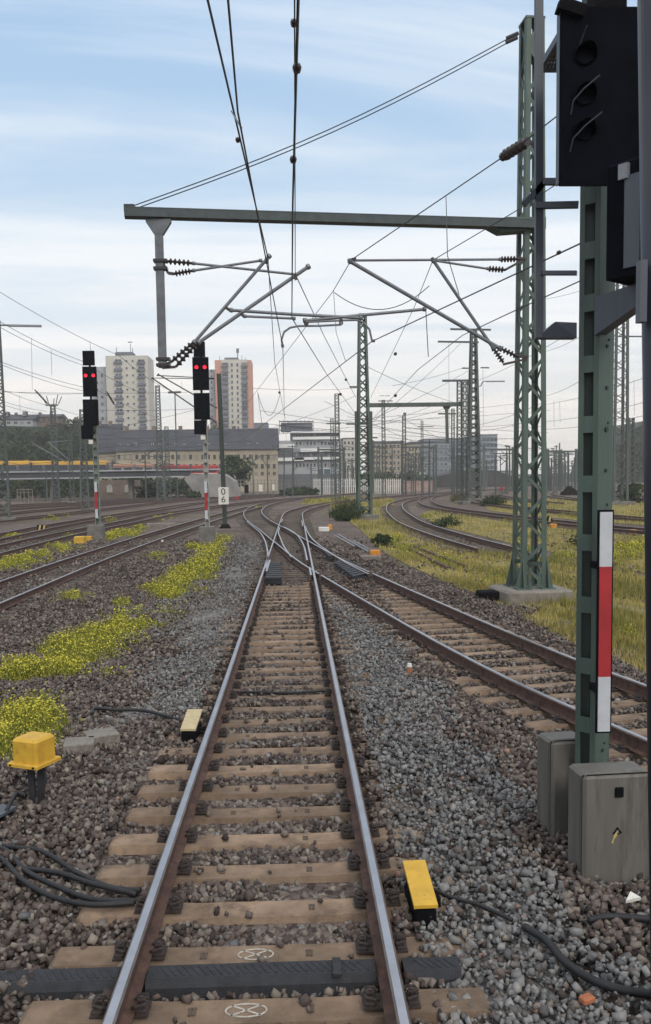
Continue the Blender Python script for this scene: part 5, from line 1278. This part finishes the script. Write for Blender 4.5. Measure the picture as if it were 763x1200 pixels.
def tree(label, base, h, rx, nleaf, ls, m=None, group=None, name='leafy_tree', trunk=.3, bush=False):
    t = thing(name, label, 'shrub' if bush else 'tree', base, group); B_ = Vector(base)
    mb = MB(); hh_ = h*(.15 if bush else .62)
    mb.tube([B_, B_+Vector((.1, 0, hh_*.5)), B_+Vector((-.1, .1, hh_))], [h*.025, h*.018, h*.008], 6)
    ncl = 24 if bush else 13; cl = []
    for k in range(ncl):
        a = random.uniform(0, 6.28); rr = rx*random.uniform(.1, .85); zz = h*(random.uniform(.1, .85) if bush else random.uniform(.34, .9)); sh = 1-max(0, zz/h-.6)*1.3
        c = B_+Vector((math.cos(a)*rr*sh, math.sin(a)*rr*sh, zz)); cl.append((c, rx*(random.uniform(.2, .42) if bush else random.uniform(.28, .5))))
        mb.tube([B_+Vector((0, 0, zz*.45)), c], [h*.011, h*.004], 5)
    mb.build('trunk', BARK, t)
    P = []; T = []
    for c, r in cl:
        n_ = nleaf//ncl; d = rng.normal(size=(n_, 3)); d /= np.linalg.norm(d, axis=1)[:, None]; rad = r*rng.random(n_)**.45
        P.append(np.array(c)[None]+d*rad[:, None]*np.array([1, 1, .8])); T.append(np.clip(rng.normal(.45, .2, n_)+rng.normal(0, .12), 0, 1))
    P = np.concatenate(P); T = np.concatenate(T); V, Q = quads(P, ls, len(P))
    V -= np.array(B_)[None]
    np_mesh('crown', V, Q, m or LEAF, np.repeat(T, 4), parent=t)
    return t
# wooded hill
mb = MB(); n_ = 14
hp = [at(-60, 497, 290), at(0, 499, 290), at(50, 500, 290), at(100, 508, 290), at(125, 535, 290), at(140, 575, 290), at(-60, 575, 290)]
for q in hp[-2:]: q.z = GZ-.5
mb.prism(hp, (0, 40, 0)); struct(mb.build('hill', HILLM), label='dark wooded hillside behind the bridge')
tl = 'one of the dark green trees massed on the hill behind the bridge'
for k, (x, yt, Y, rx) in enumerate(((-20, 500, 268, 7), (-6, 505, 252, 7), (8, 499, 262, 7.5), (22, 503, 250, 6.5), (33, 494, 270, 7), (47, 502, 250, 7), (60, 497, 266, 7), (72, 490, 280, 7.5), (86, 488, 275, 8), (98, 490, 272, 7.5), (78, 510, 246, 6.5), (101, 511, 243, 6.5), (90, 530, 215, 5), (14, 522, 225, 6), (38, 524, 222, 6), (62, 524, 220, 6), (-5, 524, 222, 6), (110, 500, 262, 5), (2, 538, 190, 5), (46, 538, 196, 5), (82, 540, 192, 4.5))):
    b = at(x, 560, Y); h_ = at(x, yt, Y).z-GZ; tree(tl, (b.x, Y, GZ), h_, rx, 2600, .42, group='trees massed on the hill')
for (x, yt, Y, rx, m, lab) in ((27, 534, 185, 3.2, LEAFA, 'small autumn orange tree peeking over the yellow train'), (216, 494, 285, 4.5, LEAF, 'tree with thin crown between the lamp pole and the red signal'), (205, 503, 280, 3.6, LEAF, 'low tree behind the slate roof beside the lamp pole'), (258, 492, 300, 6.5, LEAF, 'broad dark tree at the foot of the salmon tower'), (246, 500, 295, 4, LEAF, 'smaller dark tree beside the kilometre post\'s top'), (279, 533, 185, 4.2, LEAF, 'round dark tree in front of the beige terrace')):
    b = at(x, 560, Y); h_ = at(x, yt, Y).z-GZ; tree(lab, (b.x, Y, GZ), h_, rx, 1500, .30, m)
# hedge of bushes beneath the bridge and beside the yard
for k, x in enumerate(range(-15, 228, 8)):
    Y = 172+random.uniform(-4, 6); b = at(x, 575, Y); tree('one of the dark bushes in the shade behind the bridge piers', (b.x, Y, GZ), random.uniform(3.2, 4.4), 1.9, 420, .22, group='bushes behind the bridge', name='dark_bush', bush=True)
for k, (x, Y, h_, r) in enumerate(((170, 158, 2.2, 2.2), (176, 160, 2, 2), (228, 145, 1.2, 1.2), (345, 165, 1.0, 2.2), (353, 168, 1.3, 2.2), (361, 166, 1.1, 2.0), (338, 160, .9, 1.8), (470, 200, 4, 4), (482, 205, 5, 4.5), (455, 204, 4.5, 4), (440, 210, 5, 4.5), (430, 206, 4, 3.5))):
    b = at(x, 575, Y); tree('one of the scrubby bushes growing at the edge of the yard', (b.x, Y, GZ), h_, r, 700, .2, group='scrubby bushes at the yard edge', name='scrub_bush', bush=True)
for (bx, by, h_, r, nl, ls, lab) in ((447, 641, .6, .5, 1100, .04, 'small bright green plant beside the nearer point machine'), (740, 590, 2.2, 1.7, 2200, .09, 'dark bush behind the signal post near the lattice mast'), (575, 593, 1.0, 1.5, 1500, .07, 'low green bush beside the broad lamp mast'), (538, 588, 1.0, 1.2, 900, .08, 'yellowing bush at the feet of the second portal'), (522, 617, .45, 1.3, 1600, .045, 'low green shrub between the two curved tracks'), (690, 640, .6, 1.0, 900, .045, 'leafy weed clump behind the signal post')):
    b = G(bx, by, GZ); tree(lab, tuple(b), h_, r, nl, ls, LEAFA if 'yellowing' in lab else LEAF, name='green_shrub', bush=True)
def reed_shrub(label, base, h, rx, n_):
    t = thing('green_shrub', label, 'shrub', base); B_ = np.array(base)
    a = rng.uniform(0, 6.28, n_); q = rx*rng.random(n_)**.7; p = B_+np.c_[np.cos(a)*q*.55, np.sin(a)*q*.55, np.zeros(n_)]
    hh = h*(1-.5*(q/rx)**2)*rng.uniform(.45, 1.05, n_); P = []; T = []
    for k in range(5):
        f_ = rng.uniform(.15, 1, n_); P.append(p+np.c_[np.cos(a)*q*.75*f_, np.sin(a)*q*.75*f_, hh*f_*rng.uniform(.7, 1.15, n_)]); T.append(np.clip(rng.normal(.62, .2, n_), 0, 1))
    P = np.concatenate(P); T = np.concatenate(T); V, Q = quads(P, .035, len(P)); cen = np.repeat(P, 4, 0); V = cen+(V-cen)*np.array([.8, .8, 2.6])-B_
    np_mesh('foliage', V, Q, LEAF, np.repeat(T, 4), parent=t)
    mb = MB()
    for k in range(60): mb.bar(p[k], p[k]+np.array([math.cos(a[k])*q[k]*.5, math.sin(a[k])*q[k]*.5, hh[k]]), .015, .015)
    mb.build('stem', mat('green_stem', (.05, .06, .025), .9), t)
bS = G(405, 610.5, GZ); reed_shrub('bushy dark green shrub at the foot of the lattice mast', tuple(bS), 1.6, 1.0, 1000)
bS = G(416, 606, GZ); reed_shrub('smaller shrub half behind the foot of the lattice mast', tuple(bS), 1.4, .7, 700)
for k, (x, yt) in enumerate(((733, 528), (738, 512), (743, 503), (749, 497), (757, 492), (766, 487), (735, 545), (744, 530))):
    b = at(x, 560, 322-k); tree('one of the dark trees covering the steep far hill', (b.x, 322-k, GZ), at(x, yt-3, 322-k).z-GZ, 5.5, 1500, .5, group='trees on the steep far hill')
# dark hill on the other side
mb = MB(); Y = 330; hp = [at(722, 572, Y), at(730, 543, Y), at(738, 515, Y), at(748, 500, Y), at(775, 490, Y), at(850, 484, Y), at(850, 572, Y)]
for q in (hp[0], hp[-1]): q.z = GZ-.5
mb.prism(hp, (0, 60, 0)); struct(mb.build('hill', mat('dark_far_hill', (.016, .028, .022), .95, 0, .35, .06)), label='dark steep hill beyond the navy post')

# ---- grass and flowering weeds
def blades(name, pts, hts, wid, m, tint, label, lean=.35):
    n_ = len(pts); az = rng.uniform(0, 2*math.pi, n_); d = np.c_[np.cos(az), np.sin(az), np.zeros(n_)]; l2 = rng.uniform(0, 2*math.pi, n_); le = rng.uniform(0, lean, n_)*hts
    top = pts+np.c_[np.cos(l2)*le, np.sin(l2)*le, hts]; wv = d*(wid*.5)[:, None]
    V = np.stack([pts-wv, pts+wv, top], 1).reshape(-1, 3); o = np_mesh(name, V, np.arange(3*n_).reshape(n_, 3), m, np.repeat(tint, 3)); struct(o, 'stuff', label); o['category'] = 'grass'
    return o
BLADE = attr_mat('grass_blade', [(0, (.07, .09, .02)), (1, (.50, .40, .15)), (.35, (.19, .18, .045)), (.65, (.34, .275, .09))], .9)
PX = []; 
for pl, n_ in zip(POLYS, (52000, 11000, 9000, 5000)):
    a = np.array(pl, float); x = rng.uniform(a[:, 0].min(), min(800, a[:, 0].max()), n_*3); y = rng.uniform(a[:, 1].min(), a[:, 1].max(), n_*3); k = inpoly(x, y, pl); PX.append(np.c_[x[k], y[k]][:n_])
PX = np.concatenate(PX); gp = G_np(PX[:, 0], PX[:, 1], GZ+.01)
patch = np.sin(gp[:, 0]*1.1+2*np.sin(gp[:, 1]*.23))*np.sin(gp[:, 1]*.41+gp[:, 0]*.5)
ns = np.sin(gp[:, 0]*2.3+1.7*np.sin(gp[:, 1]*.9))+np.sin(gp[:, 1]*.62+2.1*np.sin(gp[:, 0]*.8))+.8*np.sin(gp[:, 0]*5.1+gp[:, 1]*1.9)
kp = (ns > -.5) | (rng.random(len(gp)) < .3); gp = gp[kp]; patch = patch[kp]; ns = ns[kp]
hts = (.05+.15*rng.random(len(gp))**1.5)*(1+.15*ns)*(1+.5*np.clip(patch, -.6, 1)); hts *= np.where(gp[:, 1] > 50, 1.5, 1)
blades('grass', gp, hts, .012+.0007*gp[:, 1], BLADE, np.clip(.60-.2*patch-.07*ns+rng.normal(0, .18, len(gp)), 0, 1), 'dry yellow green grass between the tracks')
# a fringe of weeds in the left ballast strips and round footings
WEED = [(40, 783, 70, 16, 1.0), (118, 742, 60, 26, 1.0), (150, 725, 32, 14, .9), (85, 700, 20, 7, .8), (35, 842, 60, 28, 1.0), (10, 868, 30, 18, 1.0), (80, 760, 40, 20, .6),
        (236, 656, 18, 10, .8), (214, 674, 20, 9, .8), (205, 684, 42, 14, 1.0), (226, 664, 36, 16, 1.0), (245, 645, 26, 14, 1.0), (258, 632, 14, 9, 1.0), (185, 650, 12, 6, .5), (140, 706, 14, 6, .5), (228, 640, 14, 6, .8),
        (20, 656, 28, 9, 1.0), (45, 648, 22, 7, .9), (70, 640, 22, 8, 1.0), (5, 663, 12, 6, 1.0), (145, 623, 22, 6.5, 1.0), (128, 627, 10, 6, .9), (165, 618, 8, 4, .8),
        (15, 628, 16, 4.5, .9), (58, 606, 16, 4, .5), (75, 603, 9, 3, .5), (130, 608, 12, 4, .6), (185, 607, 8, 4, .7), (201, 603, 6, 3, .7), (85, 628, 14, 3, .4),
        (372, 585, 22, 3, 1.0), (400, 583, 14, 2.5, .9), (300, 594, 5, 2, .6), (405, 601, 16, 3, .6), (480, 641, 30, 10, .35), (455, 630, 22, 9, .5), (540, 585, 8, 5, .9), (500, 604, 10, 3, .6),
        (740, 640, 24, 12, 1.0), (760, 632, 12, 8, 1.0), (725, 652, 18, 6, .6), (735, 742, 22, 8, .35), (660, 650, 18, 6, .4), (520, 655, 30, 8, .25), (575, 675, 30, 8, .15), (610, 640, 20, 6, .25)]
bp_, fp_, ft_ = [], [], []
bh = []; bw = []
for (cx_, cy_, rx_, ry_, dens) in WEED:
    area = math.pi*rx_*ry_; n_ = int(min(5200, area*2.0*dens)+40)
    cl = rng.normal(size=(14, 2))*.48; ci = rng.integers(0, 14, n_); q = cl[ci]+rng.normal(size=(n_, 2))*.20
    r_ = np.linalg.norm(q, axis=1); q *= rng.uniform(.8, 1.15); q = q[(r_ < .95) | (rng.random(n_) < .5)]; x = cx_+q[:, 0]*rx_; y = cy_+ry_*.4+q[:, 1]*ry_
    g = G_np(x, y, GZ+.02); g = g[(np.abs(g[:, 0]-MX) > 1.35)]
    rad = 1-np.clip(np.linalg.norm(q[:len(g)], axis=1), 0, 1)**2*.6
    h_ = (.05+.21*rng.random(len(g))**1.4)*rad; bp_.append(g); bh.append(h_); bw.append(.006+.0008*g[:, 1])
    nf = rng.random(len(g)) < .46*min(1, dens+.1); f_ = g[nf]+np.c_[rng.normal(0, .03, nf.sum()), rng.normal(0, .03, nf.sum()), h_[nf]*1.02]; fp_.append(f_)
bp_ = np.concatenate(bp_); bh = np.concatenate(bh); bw = np.concatenate(bw); fp_ = np.concatenate(fp_)
WEEDM = attr_mat('weed_green', [(0, (.06, .085, .02)), (1, (.36, .33, .05)), (.5, (.20, .21, .035))], .9)
blades('grass', bp_, bh, bw, WEEDM, np.clip(rng.normal(.5, .22, len(bp_)), 0, 1), 'green stems of the weeds in the ballast', .5)
# side leaves
k = rng.random(len(bp_)) < .5; lp_ = bp_[k]+np.c_[rng.normal(0, .03, k.sum()), rng.normal(0, .03, k.sum()), bh[k]*rng.random(k.sum())*.85]
V, Q = quads(lp_, 1, len(lp_)); cen = np.repeat(lp_, 4, 0); V = cen+(V-cen)*np.repeat(.012+.0006*lp_[:, 1], 4)[:, None]
struct(np_mesh('weed_foliage', V, Q, WEEDM, np.repeat(np.clip(rng.normal(.5, .22, len(lp_)), 0, 1), 4)), 'stuff', 'small leaves of the weeds in the ballast')
FLOW = attr_mat('yellow_blossom', [(0, (.36, .33, .035)), (1, (.62, .55, .07)), (.5, (.50, .44, .045))], .8)
V, Q = quads(fp_, 1, len(fp_)); cen = np.repeat(fp_, 4, 0); V = cen+(V-cen)*np.repeat(.0058+.00048*fp_[:, 1], 4)[:, None]*np.array([1, 1.5, .8])
o = struct(np_mesh('wildflower_foliage', V, Q, FLOW, np.repeat(rng.random(len(fp_)), 4)), 'stuff', 'yellow blossoms of the weeds in the ballast'); o['category'] = 'wildflowers'

# ------------------------------------------------------------------ overhead wires
def wire(label, pts, r=.008, sag=0.0, group='thin overhead wires across the yard', name='overhead_wire', blobs=(), hang=(), br=.035):
    P = [Vector(p) for p in pts]; Q = []
    for a, b in zip(P[:-1], P[1:]):
        n_ = 14 if sag else 2
        for k in range(n_): Q.append(a.lerp(b, k/n_)-Vector((0, 0, sag*4*(k/n_)*(1-k/n_))))
    Q.append(P[-1])
    single = not blobs and not hang
    mb = MB(); mb.tube(Q, r, 5)
    if single:
        o = mb.build(name, WIRE, org=tuple(P[0])); tag(o, label, 'wire', group); return
    t = thing(name, label, 'wire', P[0], group); mb.build('strand', WIRE, t)
    for c in blobs:
        c = Vector(c); d = (P[-1]-P[0]).normalized(); mb = MB(); mb.tube([c-d*br*1.6, c-d*br*.8, c+d*br*.8, c+d*br*1.6], [br*.4, br, br, br*.4], 8); mb.build('clamp', INSUL, t)
    for p, q in hang:
        mb = MB(); mb.tube([p, Vector(p).lerp(Vector(q), .5), q], r*.7, 4); mb.build('dropper', WIRE, t)
def ZG(x, y, z): return G(x, y, z)
ZC, ZM = 5.9, 8.0
# catenary over the main track
S1 = pb(314, 302); z1 = S1.z
wire('thick wire slanting down to the first crossed cantilever above the track', [G(206, -160, z1), S1], .014, blobs=[G(278.7, 164, z1)], group=None, hang=[(G(271, 130, z1), G(283, 150, ZC))])
A_ = G(262, -60, ZC); Bp = pb(331.5, 407); wire('thin contact wire just beside the slanting thick wire', [A_, G(278.6, 131, ZC), Bp], .009, group=None)
S2 = pb(346, 321); wire('thin vertical looking wire above the middle of the track', [G(344.8, -160, S2.z), S2], .009, blobs=[G(344.4, 27, S2.z)], group=None)
wire('thicker vertical looking wire next to the thin one over the track', [G(352.5, -120, ZC), G(343, 240, ZC), pb(342, 372)], .012, blobs=[G(348, 80, ZC), G(343.7, 187, ZC)], group=None, br=.035)
# beyond the portal
def far(x, y, Y): return at(x, y, Y)
wire('wire running on from the first cantilever to the far yard', [S1, far(322, 425, 40), far(334, 491, 75)], .012, blobs=[far(327.5, 460, 55)], br=.075)
wire('contact wire running straight on along the main track', [Bp, far(333.3, 484, 45), far(336, 520, 80)], .009)
wire('wire from the second cantilever running to the lattice mast', [S2, far(380, 394, 34), far(417, 466, 56)], .012, blobs=[far(405.5, 445, 50)], br=.075)
wire('contact wire crossing to the lattice mast with a round insulator', [pb(342.4, 373), far(383, 438.6, 37), far(416, 484, 57)], .012, blobs=[far(399, 462, 46)], br=.075)
# crossing wires from the signal side to the far left
a = G(676, 118, 8.2); wire('wire with a big dark insulator beside the portal mast', [a, G(604, 174, 8.2), pb(411, 305)], .011, group=None, hang=[(G(522.7, 230.6, 8.2), G(524.5, 300, 6.6)), (G(524.5, 300, 6.6), G(538, 345, 5.9))])
ins = thing('strain_insulator', 'long dark strain insulator on the wire in front of the portal mast', 'insulator', G(604, 174, 8.2)); mb = MB(); insul(mb, G(589, 184, 8.2), G(618, 166, 8.2), .10, 5, .06); mb.build('body', INSUL, ins)
wire('carrying wire running on from the long cantilever to the far yard', [pb(411, 306), far(390, 342, 27), far(295, 466, 57.6), far(262, 512, 90)], .011, hang=[(far(391, 341, 27), far(394, 390, 26)), (far(394, 390, 26), far(405, 423, 25))])
wire('contact wire of the crossing track passing the hooked steady arm', [G(700, 276, ZC), pb(436, 400), far(312, 495, 50), far(285, 515, 75)], .012, blobs=[G(655, 296, ZC)], br=.03)
a = G(700, 164, 8.2); wire('upper wire passing behind the beam to the shorter cantilever', [G(676, 200, 8.2), G(606, 246.5, 8.2), pb(509, 304)], .010)
wire('wire leaving the shorter cantilever with a round insulator', [pb(507, 306), far(485.5, 360, 30), far(434.5, 466, 55)], .010, blobs=[far(463.4, 414.7, 41)], br=.075)
wire('contact wire rising past the second cross beam with a round insulator', [G(700, 320, ZC), G(593.5, 368.6, ZC), far(542, 393, 24), far(490, 433, 33), far(434, 494, 56)], .011, blobs=[far(463.4, 463.5, 43)], br=.075)
# sagging jumpers
def jumper(label, a, b, sag_, r=.01): wire(label, [a, b], r, sag_)
jumper('slack jumper cable looping below the long cantilever tube', pb(392, 343), pb(503, 335), .45)
jumper('slack jumper cable hanging from the long cantilever\'s end', pb(499, 363), pb(502, 418), .0)
jumper('slack loop of cable above the salmon tower', far(302, 460, 40), far(328, 462, 40), .95)
jumper('short wire hanging beside the slack loop', far(302, 460, 40), far(307, 497, 40), 0)
# wires from the signal side
for pts in (((640, 350), (720, 326)), ((639, 412), (700, 383)), ((639, 464), (690, 440)), ((640, 474), (760, 441)), ((640, 494), (760, 470)), ((640, 503), (760, 486)), ((560, 505), (640, 487)), ((560, 498), (640, 470)), ((556, 430), (434, 492)), ((560, 446), (660, 395)), ((540, 402), (430, 500))):
    (x0, y0), (x1, y1) = pts; wire('one of the thin overhead wires across the yard', [far(x0, y0, 70), far(x1, y1, 45)], .012, .15)
for (x, y0, y1) in ((649, 470, 500), (743, 446, 487), (566, 433, 500), (526, 400, 500), (656, 470, 495)): wire('one of the thin overhead wires across the yard', [far(x, y0, 62), far(x+.5, y1, 62)], .01)
# wires from the other side
LW = [((-20, 330), (140, 417), 60), ((140, 417), (196, 456), 75), ((-20, 365), (96, 423), 60), ((96, 423), (170, 462), 80), ((-20, 372), (97, 428), 62), ((-20, 416), (114, 457), 65), ((-20, 418), (97, 458), 66), ((114, 457), (186, 490), 90), ((-20, 446), (60, 476), 80), ((-20, 462), (55, 482), 90), ((-20, 466), (54, 486), 92), ((-10, 459), (240, 459), 120), ((0, 458), (97, 461), 110), ((60, 476), (120, 492), 120), ((-20, 478), (40, 488), 100), ((296, 455), (417, 455), 110), ((431, 430), (540, 474), 75), ((330, 498), (420, 462), 110), ((100, 480), (240, 478), 110), ((150, 498), (260, 470), 100), ((200, 510), (330, 500), 120), ((430, 500), (520, 470), 110), ((448, 497), (548, 470), 110), ((430, 540), (560, 556), 150), ((0, 540), (110, 556), 120), ((120, 545), (260, 550), 140), ((460, 452), (545, 430), 100), ((340, 500), (420, 506), 130), ((600, 500), (640, 498), 120), ((180, 300), (180, 301), 60)]
LW = LW[:-1]+[((random.uniform(300, 480), random.uniform(470, 540)), (random.uniform(520, 690), random.uniform(470, 545)), random.uniform(90, 150)) for k in range(18)]+[((random.uniform(-10, 60), random.uniform(490, 545)), (random.uniform(120, 300), random.uniform(495, 550)), random.uniform(90, 140)) for k in range(10)]
for (p0, p1, Y) in LW: wire('one of the thin overhead wires across the yard', [far(*p0, Y*.85), far(*p1, Y*1.1)], .010+.00009*Y, .2)
for (x, y0, y1, Y) in ((105.5, 400, 411, 60), (37, 396, 457, 65), (60, 410, 439, 62), (23, 463, 490, 85), (213, 448, 457, 85)): wire('one of the thin overhead wires across the yard', [far(x, y0, Y), far(x+.8, y1, Y)], .012)
t = thing('strain_insulator', 'ribbed strain insulator string beside the spiky insulator mast', 'insulator', far(41, 457, 100)); mb = MB(); insul(mb, far(41, 457, 100), far(56, 473, 125), .13, 6, .05); mb.build('body', INSUL, t)
t = thing('strain_insulator', 'dark insulator string crossing in front of the pale tower', 'insulator', far(125, 459, 70)); mb = MB(); insul(mb, far(125, 459, 70), far(134, 474, 72), .085, 6, .035); mb.build('body', INSUL, t)

# ------------------------------------------------------------------ haze
HAZE = .00046
if HAZE:
    m = bpy.data.materials.new('air_haze'); m.use_nodes = True; nt = m.node_tree; nt.nodes.remove(nt.nodes['Principled BSDF'])
    v = nt.nodes.new('ShaderNodeVolumePrincipled'); v.inputs['Color'].default_value = (.98, .965, .955, 1); v.inputs['Density'].default_value = HAZE; v.inputs['Anisotropy'].default_value = .2
    nt.links.new(v.outputs[0], [n for n in nt.nodes if n.type == 'OUTPUT_MATERIAL'][0].inputs['Volume'])
    mb = MB(); mb.box((0, 1470, 29), (3100, 3160, 61)); o = mb.build('haze', m); struct(o, 'stuff', 'thin bright haze over the yard')
